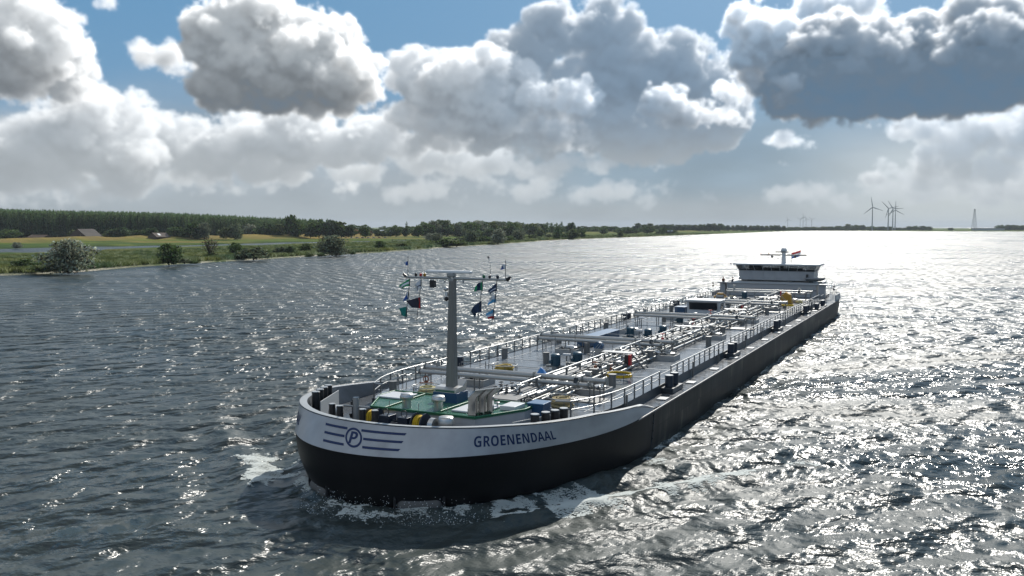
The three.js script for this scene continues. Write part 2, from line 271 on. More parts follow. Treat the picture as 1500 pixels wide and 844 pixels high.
{
  const lines = (fine0, fine1, step, lo, hi, grow) => { const a = []; for (let v = fine0; v <= fine1; v += step) a.push(v); let d = step, v = fine1; while (v < hi) { d *= d > 7 ? 1.09 : grow; v += d; a.push(Math.min(v, hi)); } d = step; v = fine0; while (v > lo) { d *= d > 7 ? 1.09 : grow; v -= d; a.unshift(Math.max(v, lo)); } return a; };
  const X = lines(-46, 66, 0.3, -26000, 26000, 1.013), Z = lines(-118, -32, 0.3, -30000, 400, 1.011), nx = X.length, nz = Z.length;
  const p = new Float32Array(nx * nz * 3), uv = new Float32Array(nx * nz * 2), ix = new Uint32Array((nx - 1) * (nz - 1) * 6);
  for (let j = 0, i3 = 0, i2 = 0; j < nz; j++) {
    const sz = j ? Z[j] - Z[j - 1] : 10;
    for (let i = 0; i < nx; i++) {
      const x = X[i], z = Z[j], cell = Math.max(sz, i ? X[i] - X[i - 1] : 10);
      const [dx, dy, dz] = cell < 6 ? waveAt(x, z, cell) : [0, 0, 0];
      p[i3++] = x + dx; p[i3++] = dy; p[i3++] = z + dz; uv[i2++] = x; uv[i2++] = z;
    }
  }
  for (let j = 0, o = 0; j < nz - 1; j++) for (let i = 0; i < nx - 1; i++) { const a = j * nx + i, b = a + 1, c = a + nx, d = c + 1; ix[o++] = a; ix[o++] = d; ix[o++] = b; ix[o++] = a; ix[o++] = c; ix[o++] = d; }
  const g = new THREE.BufferGeometry();
  g.setAttribute('position', new THREE.BufferAttribute(p, 3)); g.setAttribute('uv', new THREE.BufferAttribute(uv, 2)); g.setIndex(new THREE.BufferAttribute(ix, 1)); g.computeVertexNormals();
  // ripples: tiling sums of short waves; one sheet of height for the fine ones, one of slopes for the longer ones
  const spectrum = (seed, n, k0, k1, spread, fall) => { const r = rng(seed), L = []; while (L.length < n) { const k = k0 * Math.pow(k1 / k0, r()), d = (62 + (r() + r() + r() - 1.5) * spread) * RAD, a = Math.round(k * Math.cos(d)), b = Math.round(k * Math.sin(d)); if (a || b) L.push([a, b, r() * 6.283, Math.pow(Math.hypot(a, b), -fall)]); } return L; };
  const N = 1024, tab = new Float32Array(N); for (let i = 0; i < N; i++) tab[i] = Math.sin(i / N * 2 * Math.PI);
  const sheet = (L) => { const h = new Float32Array(N * N); for (const [a, b, ph, amp] of L) { const o = Math.round(ph / 6.283 * N); for (let y = 0; y < N; y++) for (let x = 0, r = y * N; x < N; x++) h[r + x] += amp * tab[(a * x + b * y + o) & (N - 1)]; } return h; };
  const fine = sheet(spectrum(5, 80, 9, 120, 110, 1.15)); let m = 0; for (const v of fine) m = Math.max(m, Math.abs(v));
  const bump = dataMap(N, (x, y) => { const v = fine[y * N + x] / m, w = 0.5 + 0.5 * v; return [w, w, w]; }); bump.repeat.set(1 / 10.7, 1 / 10.7); bump.rotation = 0.5;
  const long = sheet(spectrum(8, 90, 9, 120, 90, 1.2)), TILE = 67; let rms = 0; for (let i = 0; i < N * N; i++) { const d = long[i] - long[(i & ~(N - 1)) | ((i + 1) & (N - 1))]; rms += d * d; } rms = Math.sqrt(rms / N / N);
  const nrm = dataMap(N, (x, y) => { const at = (a, b) => long[((b + N) & (N - 1)) * N + ((a + N) & (N - 1))], k = 0.25 / rms / 2, sx = (at(x - 1, y) - at(x + 1, y)) * k, sy = (at(x, y - 1) - at(x, y + 1)) * k, l = 1 / Math.hypot(sx, sy, 1); return [0.5 + 0.5 * sx * l, 0.5 + 0.5 * sy * l, 0.5 + 0.5 * l]; }); nrm.repeat.set(1 / TILE, 1 / TILE); nrm.rotation = -0.21;
  const rough = dataMap(512, (x, y) => { const t = (x / 512) * 6.2832, u = (y / 512) * 6.2832, v = fbm(Math.cos(t) * 1.6 + Math.cos(u) * 2.3 + 9, Math.sin(t) * 1.6 + 4, Math.sin(u) * 2.3, 4); const w = clamp(0.5 + v * 0.55); return [w, w, w]; }); rough.repeat.set(1 / 260, 1 / 140);
  const water = mesh('water', g, new THREE.MeshPhysicalMaterial({ color: C(0.04, 0.051, 0.049), roughness: 0.66, roughnessMap: rough, ior: 1.333, bumpMap: bump, bumpScale: 0.16, normalMap: nrm, normalScale: new THREE.Vector2(1, 1) }));
  tag(water, 'broad wind-ruffled river glittering in the sun around the tanker', 'river', null, 'structure');
}

// ------------------------------------------------------------------ ship: paints
const noiseMap = (size, f) => dataMap(size, (x, y) => { const v = f(x, y); return [v, v, v]; });
const wearMap = (() => {                    // even paint with soft stains and runs, tiles; also used for gloss
  const N = 512, per = (x, y, k, s) => { const t = x / N * 6.2832, u = y / N * 6.2832; return fbm(Math.cos(t) * k + s, Math.sin(t) * k + Math.cos(u) * k, Math.sin(u) * k + s, 4); };
  return noiseMap(N, (x, y) => 0.5 + 0.75 * per(x, y, 1.6, 3) + 0.35 * per(x, y, 5, 9));
})();
const wear = (rep) => { const t = wearMap.clone(); t.repeat.set(rep, rep); t.needsUpdate = true; return t; };
const tone = (map, lo, hi) => { const s = map.image, d = new Uint8Array(s.data.length); for (let i = 0; i < d.length; i += 4) { const v = s.data[i] / 255; for (let k = 0; k < 3; k++) d[i + k] = 255 * lerp(lo, hi, v); d[i + 3] = 255; } const t = new THREE.DataTexture(d, s.width, s.height); t.wrapS = t.wrapT = THREE.RepeatWrapping; t.magFilter = THREE.LinearFilter; t.needsUpdate = true; return t; };
const wearTone = tone(wearMap, 0.68, 1), glossTone = tone(wearMap, 0.45, 1);
const toned = (rep) => { const t = wearTone.clone(); t.repeat.set(rep, rep); t.needsUpdate = true; return t; };
const gloss = (rep) => { const t = glossTone.clone(); t.repeat.set(rep, rep); t.needsUpdate = true; return t; };
const hullMap = (() => {                    // plating of the side: seams, scuffs and runs, 146 m x 4 m
  const W = 2048, H = 128, d = new Uint8Array(W * H * 4), r = rng(31), plates = [];
  for (let i = 0; i < 40; i++) plates.push([r(), r(), r()]);
  for (let y = 0; y < H; y++) for (let x = 0; x < W; x++) {
    const s = x / W * 146, h = y / H * 4.4 - 1.2, pl = plates[Math.floor(s / 5.6) % 40], row = h > 1.7 ? 0 : h > 0.4 ? 1 : 2;
    const bare0 = smooth(16, 24, s);
    let v = 0.5 + (pl[row] - 0.5) * (0.06 + 0.24 * bare0);
    v += 0.42 * fbm(s * 1.1, h * 0.22, 2, 4) + 0.2 * fbm(s * 4.5, h * 0.5, 6, 3) + 0.25 * fbm(s * 0.05, h * 0.7, 9, 3);
    if ((s % 5.6) < 0.12) v -= 0.22; if (Math.abs(h - 1.7) < 0.025) v -= 0.15;
    const bare = smooth(16, 24, s);         // the bow has fresh black paint, the side is worn to grey
    const k = lerp(0.075 + 0.04 * v, 0.085 + 0.18 * v, bare), scuff = smooth(0.62, 0.95, v + 0.3 * fbm(s * 2.5, h * 0.8, 4, 3)) * bare;
    const o = (y * W + x) * 4;
    d[o] = 255 * clamp(k * 1.0 + scuff * 0.12); d[o + 1] = 255 * clamp(k * 0.98 + scuff * 0.105); d[o + 2] = 255 * clamp(k * lerp(1.04, 0.94, bare) + scuff * 0.08); d[o + 3] = 255;
  }
  const t = new THREE.DataTexture(d, W, H); t.wrapS = t.wrapT = THREE.RepeatWrapping; t.magFilter = THREE.LinearFilter; t.colorSpace = THREE.SRGBColorSpace; t.needsUpdate = true; return t;
})();
const deckBump = noiseMap(512, (x, y) => 0.5 + 0.9 * (() => { const t = x / 512 * 6.2832, u = y / 512 * 6.2832; return fbm(Math.cos(t) * 3 + 5, Math.sin(t) * 3 + Math.cos(u) * 3, Math.sin(u) * 3, 5); })());
const rep = (t, k) => { const c = t.clone(); c.repeat.set(k, k); c.needsUpdate = true; return c; };
const P = {
  hull: new THREE.MeshPhysicalMaterial({ map: hullMap, roughness: 0.5, specularIntensity: 0.3 }),
  white: new THREE.MeshStandardMaterial({ color: C(0.38, 0.385, 0.395), map: toned(0.05), roughness: 0.38 }),
  whiteB: M(0.5, 0.51, 0.52, 0.45),
  inner: new THREE.MeshStandardMaterial({ color: C(0.2, 0.215, 0.23), map: toned(0.2), roughness: 0.5 }),
  cap: M(0.32, 0.335, 0.34, 0.45),
  deck: new THREE.MeshStandardMaterial({ color: C(0.2, 0.215, 0.23), map: toned(0.11), roughness: 0.27, roughnessMap: gloss(0.17), bumpMap: rep(deckBump, 0.12), bumpScale: 0.003 }),
  foredeck: new THREE.MeshPhysicalMaterial({ specularIntensity: 0.9, color: C(0.12, 0.127, 0.135), map: toned(0.2), roughness: 0.3, roughnessMap: gloss(0.3) }),
  coaming: M(0.022, 0.03, 0.038, 0.42),
  galv: M(0.28, 0.285, 0.285, 0.42, { metalness: 0.55 }),
  post: M(0.15, 0.15, 0.146, 0.5, { metalness: 0.4 }),
  pipe: M(0.34, 0.345, 0.34, 0.34, { metalness: 0.6 }),
  pipeB: M(0.22, 0.225, 0.215, 0.42, { metalness: 0.5 }),
  steel: M(0.5, 0.5, 0.49, 0.12, { metalness: 1 }),
  steelRough: M(0.5, 0.5, 0.49, 0.4, { metalness: 0.9 }),
  concrete: new THREE.MeshStandardMaterial({ color: C(0.36, 0.36, 0.35), map: toned(0.7), roughness: 0.6 }),
  black: M(0.012, 0.012, 0.014, 0.4),
  navy: M(0.012, 0.02, 0.036, 0.4),
  blue: M(0.008, 0.052, 0.12, 0.42),
  blueTop: M(0.03, 0.11, 0.22, 0.4),
  teal: M(0.012, 0.055, 0.085, 0.4),
  green: new THREE.MeshStandardMaterial({ color: C(0.045, 0.135, 0.085), roughness: 0.22, roughnessMap: gloss(0.6), bumpMap: rep(deckBump, 0.6), bumpScale: 0.02 }),
  greenDark: M(0.008, 0.12, 0.05, 0.45),
  letter: M(0.003, 0.016, 0.07, 0.7),
  red: M(0.42, 0.012, 0.014, 0.42),
  rust: M(0.26, 0.08, 0.03, 0.7),
  amber: M(0.4, 0.2, 0.01, 0.55),
  ropeY: M(0.55, 0.36, 0.012, 0.8),
  ropeGold: M(0.4, 0.28, 0.05, 0.85),
  ropeTan: M(0.37, 0.29, 0.15, 0.9),
  ropePale: M(0.47, 0.42, 0.22, 0.9),
  glass: new THREE.MeshPhysicalMaterial({ color: C(0.012, 0.014, 0.018), roughness: 0.05, ior: 1.5 }),
  pane: new THREE.MeshPhysicalMaterial({ color: C(0.5, 0.52, 0.54), roughness: 0.03, transmission: 1, thickness: 0, ior: 1.5 }),
  mast: new THREE.MeshStandardMaterial({ color: C(0.2, 0.195, 0.18), map: toned(0.5), roughness: 0.5, metalness: 0.25 }),
};

// ------------------------------------------------------------------ ship: hull lines
const at = (s, x, y) => V(x, y, -s);
const sheer = (s) => 3.05 + 0.32 * smooth(17, 0, s);   // height of the knuckle between black and white
const LINES = [                             // height: stem position, fullness of the bow, half breadth, how far the stern reaches
  { y: -1.2, tip: 0.7, n: 1.7, B: 10.9, L: 20, end: 139 }, { y: -0.3, tip: -0.8, n: 1.82, B: 11.2, L: 20, end: 141.5 }, { y: 0.5, tip: -1.3, n: 1.95, B: 11.32, L: 20, end: 143 },
  { y: 1.3, tip: -1.58, n: 2.1, B: 11.38, L: 20, end: 144.5 }, { y: 2.1, tip: -1.72, n: 2.3, B: 11.4, L: 20, end: 145.4 }, { y: 3.05, top: true, tip: -1.7, n: 2.5, B: 11.4, L: 20, end: 146 }];
const NB = 44, NM = 30, NS = 14;
function outline(l) {                       // one side, from the stem aft to the middle of the transom
  const pts = [];
  for (let i = 0; i <= NB; i++) { const f = (i / NB) * Math.PI / 2; pts.push([l.tip + l.L * (1 - Math.pow(Math.cos(f), 2 / l.n)), l.B * Math.pow(Math.sin(f), 0.96)]); }
  for (let i = 1; i <= NM; i++) pts.push([lerp(l.tip + l.L, 127, i / NM), l.B]);
  for (let i = 1; i <= NS; i++) { const f = (i / NS) * Math.PI / 2; pts.push([127 + (l.end - 127) * Math.sin(f), l.B * (0.62 + 0.38 * Math.pow(Math.cos(f), 0.7))]); }
  pts.push([l.end, 0]);
  return pts;
}
const topHeight = (s) => s < 3 ? 4.85 : s < 9.3 ? lerp(4.85, 4.6, (s - 3) / 6.3) : s < 18.4 ? lerp(4.6, 3.72, (s - 9.3) / 9.1) : lerp(3.72, 3.1, smooth(18.4, 20.2, s));
const KNUCKLE = { tip: -1.7, n: 2.5, B: 11.4, L: 20 }, RAIL_TOP = { tip: -0.1, n: 3.7, B: 11.3, L: 20.3 };
const bowAt = (l, f) => [l.tip + l.L * (1 - Math.pow(Math.max(0, Math.cos(f)), 2 / l.n)), l.B * Math.pow(Math.sin(f), 0.96)];
const bandAt = (f, t, inset = 0) => {       // f: -90..90 degrees round the bow (plus = port), t: 0 knuckle .. 1 top of the bulwark
  const a = Math.abs(f), sg = Math.sign(f) || 1, lo = bowAt(KNUCKLE, a), hi = bowAt({ ...RAIL_TOP, tip: RAIL_TOP.tip + inset, B: RAIL_TOP.B - inset }, a), top = topHeight(hi[0]);
  return V(sg * lerp(lo[1], hi[1], t), lerp(sheer(lo[0]), top, t), -lerp(lo[0], hi[0], t));
};
const arcTable = (() => { const T = [[0, 0]]; let p = bandAt(0, 0.5), a = 0; for (let i = 1; i <= 400; i++) { const f = i / 400 * Math.PI / 2, q = bandAt(f, 0.5); a += p.distanceTo(q); T.push([a, f]); p = q; } return T; })();
function arcToAngle(a) { const m = Math.abs(a); let i = 1; while (i < arcTable.length - 1 && arcTable[i][0] < m) i++; const [a0, f0] = arcTable[i - 1], [a1, f1] = arcTable[i]; return Math.sign(a) * lerp(f0, f1, (m - a0) / (a1 - a0)); }
function onBand(a, t, off = 0) {            // a metres round the bow from the stem, off metres proud of the plating
  const f = arcToAngle(a), p = bandAt(f, t), du = bandAt(f + 0.01, t).sub(bandAt(f - 0.01, t)), dv = bandAt(f, t + 0.02).sub(bandAt(f, t - 0.02));
  return p.add(du.cross(dv).normalize().multiplyScalar(off));
}
const ship = group('inland_tanker'); ship.position.copy(BOW); ship.rotation.y = HEADING;
tag(ship, 'long black and white inland tanker named GROENENDAAL heading along the river', 'tanker ship');
{
  // hull plating, both sides and transom
  const rows = LINES.map(outline), n = rows[0].length;
  const plating = (sg) => grid(n - 1, rows.length - 1, (u, v, i, j) => { const p = rows[j][i]; const y = LINES[j].top ? sheer(p[0]) : LINES[j].y; return [sg * p[1], y, -p[0], (p[0] + 2) / 150, (LINES[j].y + 1.2) / 4.4]; });
  const port = plating(1), stb = plating(-1); { const ix = port.index.array; for (let i = 0; i < ix.length; i += 3) { const t = ix[i]; ix[i] = ix[i + 1]; ix[i + 1] = t; } port.computeVertexNormals(); }
  const hull = mesh('hull', merge([port, stb]), P.hull, ship);
  // half-round strake along the deck edge, and a welded seam at the shoulder with its stubs
  const edge = rows[rows.length - 1];
  for (const sg of [-1, 1]) {
    const pts = edge.slice(NB - 2, -1).map(([s, x]) => at(s, sg * (x + 0.01), 3.02)); mesh('rubbing_strake', tube(pts, 0.075, 6, 160, 0.2), P.post, hull);
    mesh('hull_seam', tube([at(19.6, sg * 11.41, 3.0), at(19.3, sg * 11.42, 2), at(19.1, sg * 11.4, 1.1), at(18.8, sg * 11.36, 0.2)], 0.03, 5, 12), P.coaming, hull);
    for (let k = 0; k < 4; k++) mesh('stub', rod(at(19.35 - k * 0.06, sg * 11.37, 2.7 - k * 0.55), at(19.35 - k * 0.06, sg * 11.5, 2.7 - k * 0.55), 0.055, 8), P.black, hull);
  }
  // anchor pockets either side of the stem, each with its stowed pale anchor drum
  for (const sg of [-1, 1]) {
    const pocket = group('anchor_pocket', ship), c = at(-0.1, sg * 3.55, 0.98), yaw = sg * 0.52;
    const put = (name, geo, mat) => mesh(name, geo.rotateY(yaw).translate(c.x, c.y, c.z), mat, pocket);
    put('hood', merge([rbox(2.9, 0.14, 1.0, 0, 0.46, -0.1, 0.04), rbox(0.14, 1.2, 0.8, -1.42, -0.1, -0.1, 0.04), rbox(0.14, 1.2, 0.8, 1.42, -0.1, -0.1, 0.04)]), P.black);
    put('anchor_crown', new THREE.CapsuleGeometry(0.46, 1.75, 6, 14).rotateZ(Math.PI / 2).translate(0, -0.52, -0.05), M(0.1, 0.095, 0.09, 0.8));
    put('anchor_shank', rbox(0.3, 0.5, 0.3, 0.1, 0.05, -0.05), P.steelRough);
  }
  // bulwark: white outside, grey inside, flat cap
  const NF = 120, F = (u) => (u - 0.5) * Math.PI;
  const bul = mesh('bulwark', grid(NF, 8, (u, v) => { const p = bandAt(F(u), v); return [p.x, p.y, p.z, u * 46, v * 2]; }), P.white, ship);
  mesh('bulwark_cap', grid(NF, 1, (u, v) => { const p = bandAt(F(u), 1, v * 0.42); return [p.x, p.y + 0.012, p.z]; }), P.cap, bul);
  mesh('bulwark_lining', grid(NF, 3, (u, v) => { const p = bandAt(F(u), 1, 0.42), y = lerp(p.y + 0.012, 3.0, v); return [p.x, y, p.z, u * 46, y]; }), P.inner, bul);
  mesh('cap_bead', tube(Array.from({ length: 61 }, (_, i) => bandAt(F(i / 60), 1).add(V(0, 0.0, 0))), 0.04, 5, 240, 0.3), P.coaming, bul);
  // lettering and house mark on the band, cut sheets standing just proud of the paint
  const font = await new FontLoader().loadAsync('fonts/droid/droid_sans_bold.typeface.json');
  const split = new TessellateModifier(0.12, 5);
  const wrap = (geo, f) => { geo = split.modify(clean(geo)); const p = geo.attributes.position; for (let i = 0; i < p.count; i++) { const q = f(p.getX(i), p.getY(i)); p.setXYZ(i, q.x, q.y, q.z); } geo.computeVertexNormals(); return geo; };
  const perT = 1 / 2.05;                    // share of the band's height per metre
  const lettering = (text, a0, a1, t0, t1, size, parent, lean = 0) => {
    const glyphs = font.data.glyphs, k = size / font.data.resolution, width = [...text].reduce((w, c) => w + glyphs[c].ha * k, 0), stretch = Math.abs(a1 - a0) / width, dir = 1;
    let pen = 0;
    for (const ch of text) {
      const geo = new THREE.ShapeGeometry(font.generateShapes(ch, size), 4), start = pen; pen += glyphs[ch].ha * k;
      mesh('letter', wrap(geo, (x, y) => { const along = (start + x + y * lean) * stretch, a = a0 + dir * along, t = lerp(t0, t1, along / Math.abs(a1 - a0)) + y * perT; return onBand(a, t, 0.012); }), P.letter, parent);
    }
  };
  const name = group('ship_name', ship); lettering('GROENENDAAL', 6.9, 12.4, 0.31, 0.26, 0.8, name, -0.2);
  const name2 = group('ship_name', ship); lettering('GROENENDAAL', -12.4, -6.9, 0.26, 0.31, 0.8, name2, 0.2);
  const mark = group('house_mark', ship), cA = -0.5, cT = 0.5, onMark = (a, t) => onBand(a + (cT - t) * 1.05, t, 0.012);
  mesh('ring', wrap(new THREE.RingGeometry(0.49, 0.63, 48), (x, y) => onMark(cA + x, cT + y * perT)), P.letter, mark);
  { const g = new THREE.ShapeGeometry(font.generateShapes('P', 0.78), 5); g.computeBoundingBox(); const b = g.boundingBox, mx = (b.min.x + b.max.x) / 2, my = (b.min.y + b.max.y) / 2; mesh('letter', wrap(g, (x, y) => onMark(cA + (x - mx) * 1.1 + (y - my) * 0.26, cT + (y - my) * perT)), P.letter, mark); }
  const bar = (a0, a1, t, slant) => mesh('stripe', wrap(new THREE.PlaneGeometry(a1 - a0, 0.155, 12, 1).translate((a0 + a1) / 2, 0, 0), (x, y) => onMark(x + (x > (a0 + a1) / 2 ? y * slant : 0), t + y * perT)), P.letter, mark);
  for (const [k, t] of [0.755, 0.5, 0.245].entries()) { bar(-3.0, [-1.02, -1.2, -1.2][k], t, 0); bar([0.05, 0.2, 0.15][k], [3.0, 2.75, 2.5][k], t, 0.9); }

  // decks
  const deckShape = (pts) => new THREE.Shape(pts.map(([s, x]) => new THREE.Vector2(x, s)));
  const flat = (shape, y) => { const g = new THREE.ShapeGeometry(shape).rotateX(-Math.PI / 2).translate(0, y, 0); return g; };   // shape y = s runs aft
  const low = rows[rows.length - 1].map(([s, x], i) => i <= NB ? bowAt({ ...RAIL_TOP, tip: RAIL_TOP.tip + 0.3, B: RAIL_TOP.B - 0.3, L: 20 }, i / NB * Math.PI / 2) : [s, x - 0.02]);
  const whole = [...low, ...low.slice(1, -1).reverse().map(([s, x]) => [s, -x])];
  mesh('side_deck', flat(deckShape(whole), 3.05), P.foredeck, ship);
  const half = [[11.4, 7.9], [12.6, 8.5], [14.4, 9.15], [16.4, 9.55], [18.5, 9.75], [126, 9.75]];
  const trunkPts = [...half, ...half.slice().reverse().map(([s, x]) => [s, -x])];
  mesh('tank_deck', flat(deckShape(trunkPts), 3.66), P.deck, ship);
  const wall = []; for (let i = 0; i < trunkPts.length; i++) { const a = trunkPts[i], b = trunkPts[(i + 1) % trunkPts.length], ln = Math.hypot(b[0] - a[0], b[1] - a[1]); wall.push(new THREE.BoxGeometry(ln + 0.02, 0.68, 0.06).rotateY(Math.atan2(b[0] - a[0], b[1] - a[1])).translate((a[1] + b[1]) / 2, 3.37, -(a[0] + b[0]) / 2)); }
  mesh('deck_coaming', merge(wall), P.coaming, ship);
  const seams = group('deck_seams', ship);
  for (const s of [14.6, 29.6, 34.2, 49.1, 53.8, 68.5, 73, 88, 92.5, 107, 112]) mesh('seam_bar', rbox(19.2, 0.05, 0.16, 0, 3.67, -s, 0.02), P.cap, seams);
  for (const x of [-8.0, -1.2, 8.1]) mesh('seam_bar', rbox(0.09, 0.03, 108, x, 3.664, -68, 0.01), P.cap, seams);

  // railings along both edges of the tank deck, in runs between the bollards
  const postGeo = merge([rbox(0.1, 1.1, 0.12, 0, 0.55, 0, 0.02), box(0.12, 0.03, 0.14, 0, 0.015, 0)]);
  const railRun = (sg, s0, s1, curl) => {
    const run = group('railing', ship), edgeX = (s) => { let i = 1; while (i < half.length - 1 && half[i][0] < s) i++; const [a, xa] = half[i - 1], [b, xb] = half[i]; return lerp(xa, xb, clamp((s - a) / (b - a))) - 0.08; };
    const nP = Math.round((s1 - s0) / 1.95), top = [], mid = [];
    for (let k = 0; k <= nP; k++) {
      const s = lerp(s0, s1, k / nP), x = sg * edgeX(s), m = mesh('post', postGeo, P.post, run); m.position.set(x, 3.68, -s);
      top.push(at(s, x, 4.78)); mid.push(at(s, x, 4.22));
    }
    mesh('top_rail', tube(top, 0.058, 6, nP * 2, 0.5), P.pipe, run); mesh('middle_rail', tube(mid, 0.036, 5, nP * 2, 0.5), P.pipe, run);
    if (curl) { const e = top[0]; mesh('end_rail', tube([e.clone(), e.clone().add(V(-sg * 1.0, 0, 0.3))], 0.058, 6, 2), P.pipe, run); }
    // a few narrow uprights stand on the side deck against the coaming
    for (let s = s0 + 6; s < s1 - 2; s += 9.5) mesh('stanchion', rbox(0.14, 1.35, 0.14, sg * (edgeX(s) + 0.28), 3.05 + 0.675, -s, 0.02), P.post, run);
  };
  for (const [a, b] of [[11.8, 26.4], [29.6, 48.2], [51.6, 73.6], [77.2, 98.4], [101.6, 118.4]]) { railRun(1, a, b, a < 12); railRun(-1, a, b, a < 12); }

  // twin bollards on their plinths beside the side deck
  const postB = (h, r) => lathe([[0, 0], [r * 1.05, 0], [r, 0.05], [r, h - 0.1], [r * 1.08, h - 0.08], [r * 1.08, h - 0.02], [r * 0.96, h], [0, h]], 16);
  const capB = (h, r) => new THREE.CylinderGeometry(r * 0.97, r * 1.0, 0.03, 16).translate(0, h + 0.012, 0);
  for (const sg of [-1, 1]) for (const s of [27.9, 49.9, 75.4, 99.9]) {
    const b = group('bollard_pair', ship);
    mesh('plinth', rbox(1.5, 0.42, 2.9, sg * 10.05, 3.27, -s, 0.04), P.coaming, b);
    for (const d of [-0.75, 0.75]) { const m = mesh('bollard', postB(0.95, 0.34), P.navy, b); m.position.set(sg * 10.25, 3.48, -s - d); const c = mesh('bollard_cap', capB(0.95, 0.34), P.cap, b); c.position.copy(m.position); }
  }
  for (const sg of [-1, 1]) for (const s of [109, 116]) { const b = group('bollard_pair', ship); mesh('plinth', rbox(1.1, 0.2, 2.2, sg * 10.6, 3.16, -s, 0.04), P.coaming, b); for (const d of [-0.6, 0.6]) { const m = mesh('bollard', postB(0.8, 0.3), P.navy, b); m.position.set(sg * 10.6, 3.25, -s - d); const c = mesh('bollard_cap', capB(0.8, 0.3), P.cap, b); c.position.copy(m.position); } }
  // small fittings on the side deck: flush hatches and fairleads
  for (const sg of [-1, 1]) for (let s = 24; s < 122; s += 8.2) { mesh('side_hatch', rbox(0.75, 0.09, 1.1, sg * 10.7, 3.1, -s, 0.03), P.cap, ship); }

  // four bollards inside each shoulder of the bulwark
  const shoulder = [[5.4, 8.35], [6.25, 8.68], [7.05, 8.95], [7.85, 9.2]];
  for (const sg of [-1, 1]) {
    const q = group('bollard_row', ship);
    for (const [s, x] of shoulder) { const m = mesh('bollard', postB(2.1, 0.27), P.black, q); m.position.set(sg * x, 3.05, -s); const c = mesh('bollard_cap', capB(2.1, 0.27), P.cap, q); c.position.copy(m.position); }
    const a = at(4.5, sg * 7.25, 0), b = at(8.5, sg * 8.8, 0), d = b.clone().sub(a);
    mesh('guard_plate', rbox(d.length(), 1.68, 0.05).rotateY(Math.atan2(-d.z, d.x)).translate((a.x + b.x) / 2, 3.88, (a.z + b.z) / 2), P.cap, q);
  }
  // low bollards and bow post behind the stem
  for (const pair of [[[2.9, -5.0], [2.6, -4.15]], [[2.35, -2.2], [2.4, -1.3]]]) { const q = group('bollard_pair', ship); mesh('plinth', rbox(1.7, 0.16, 0.7, (pair[0][1] + pair[1][1]) / 2, 3.12, -(pair[0][0] + pair[1][0]) / 2 , 0.03), P.coaming, q); for (const [s, x] of pair) { const m = mesh('bollard', postB(1.95, 0.21), P.black, q); m.position.set(x, 3.1, -s); const c = mesh('bollard_cap', capB(1.95, 0.21), P.cap, q); c.position.copy(m.position); } }
  const bp = group('bow_post', ship);
  mesh('post', new THREE.CylinderGeometry(0.2, 0.24, 2.5, 18).translate(-3.4, 4.3, -3.3), P.galv, bp);
  mesh('crossbar', rod(V(-4.4, 4.95, -3.2), V(-2.4, 4.95, -3.4), 0.07, 10), P.galv, bp);
  mesh('lamp', merge([new THREE.CylinderGeometry(0.13, 0.13, 0.34, 12).translate(-3.8, 5.05, -3.45), new THREE.CylinderGeometry(0.17, 0.1, 0.3, 12).translate(-3.85, 4.3, -3.4)]), P.black, bp);
  mesh('bracket', rod(V(-3.8, 3.05, -3.45), V(-3.8, 5.35, -3.45), 0.05, 8), P.coaming, bp);

  // mushroom ventilators
  const mush = (s, x, y, h, r) => { const v = group('ventilator', ship); mesh('trunk', lathe([[r * 0.66, 0], [r * 0.66, h * 0.62], [r * 0.78, h * 0.64]], 20).translate(x, y, -s), P.steelRough, v); mesh('cowl', lathe([[r * 0.7, h * 0.6], [r, h * 0.63], [r, h * 0.8], [r * 0.9, h * 0.88], [r * 0.86, h], [0, h]], 22).translate(x, y, -s), P.steelRough, v); };
  mush(4.2, -5.7, 3.05, 1.55, 0.52); mush(4.6, 2.55, 3.05, 1.55, 0.52);

  // forward deckhouse: white sides, green roof with pale hatches
  const hs = [[5.75, -4.0], [5.75, 4.0], [9.4, 5.75], [11.25, 5.75], [11.25, -5.75], [9.4, -5.75]], houseShape = new THREE.Shape(hs.map(([s, x]) => new THREE.Vector2(x, s)));
  const house = group('forward_deckhouse', ship);
  mesh('wall', new THREE.ExtrudeGeometry(houseShape, { depth: 1.27, bevelEnabled: false }).rotateX(-Math.PI / 2).translate(0, 3.05, 0), P.white, house);
  mesh('roof', new THREE.ExtrudeGeometry(houseShape, { depth: 0.05, bevelEnabled: true, bevelSize: 0.05, bevelThickness: 0.02, bevelSegments: 1 }).rotateX(-Math.PI / 2).translate(0, 4.34, 0), P.green, house);
  const ridge = (a, b) => rod(at(a[0], a[1], 4.47), at(b[0], b[1], 4.47), 0.06, 6);
  mesh('roof_edge', merge(hs.map((p, i) => ridge(p, hs[(i + 1) % 6]))), P.greenDark, house);
  mesh('roof_rib', merge([ridge([5.85, 1.05], [11.1, 1.2]), ridge([5.85, -2.9], [11.1, -3.1])]), P.greenDark, house);
  mesh('hatch_cover', rbox(2.3, 0.12, 2.9, 2.75, 4.48, -8.3, 0.04), P.whiteB, house); mesh('hatch_cover', rbox(1.1, 0.3, 1.6, 4.75, 4.55, -9.6, 0.04), P.whiteB, house);
  mesh('hatch_cover', rbox(2.1, 0.12, 2.0, -4.5, 4.48, -9.7, 0.04), P.whiteB, house);
  mesh('hatch_knob', lathe([[0.06, 0], [0.06, 0.16], [0.16, 0.18], [0.16, 0.24], [0, 0.26]], 12).translate(2.9, 4.54, -8.0), P.galv, house); mesh('hatch_knob', lathe([[0.06, 0], [0.06, 0.16], [0.16, 0.18], [0.16, 0.24], [0, 0.26]], 12).translate(3.7, 4.54, -9.4), P.galv, house);
  mush(6.7, -1.75, 4.4, 0.98, 0.46); mush(6.9, 0.6, 4.4, 0.98, 0.46);
  for (const x of [-2.6, -0.3, 1.9, 3.4]) mesh('roof_stay', rod(at(5.9, x, 4.42), at(5.9, x, 4.95), 0.02, 6), P.galv, house);
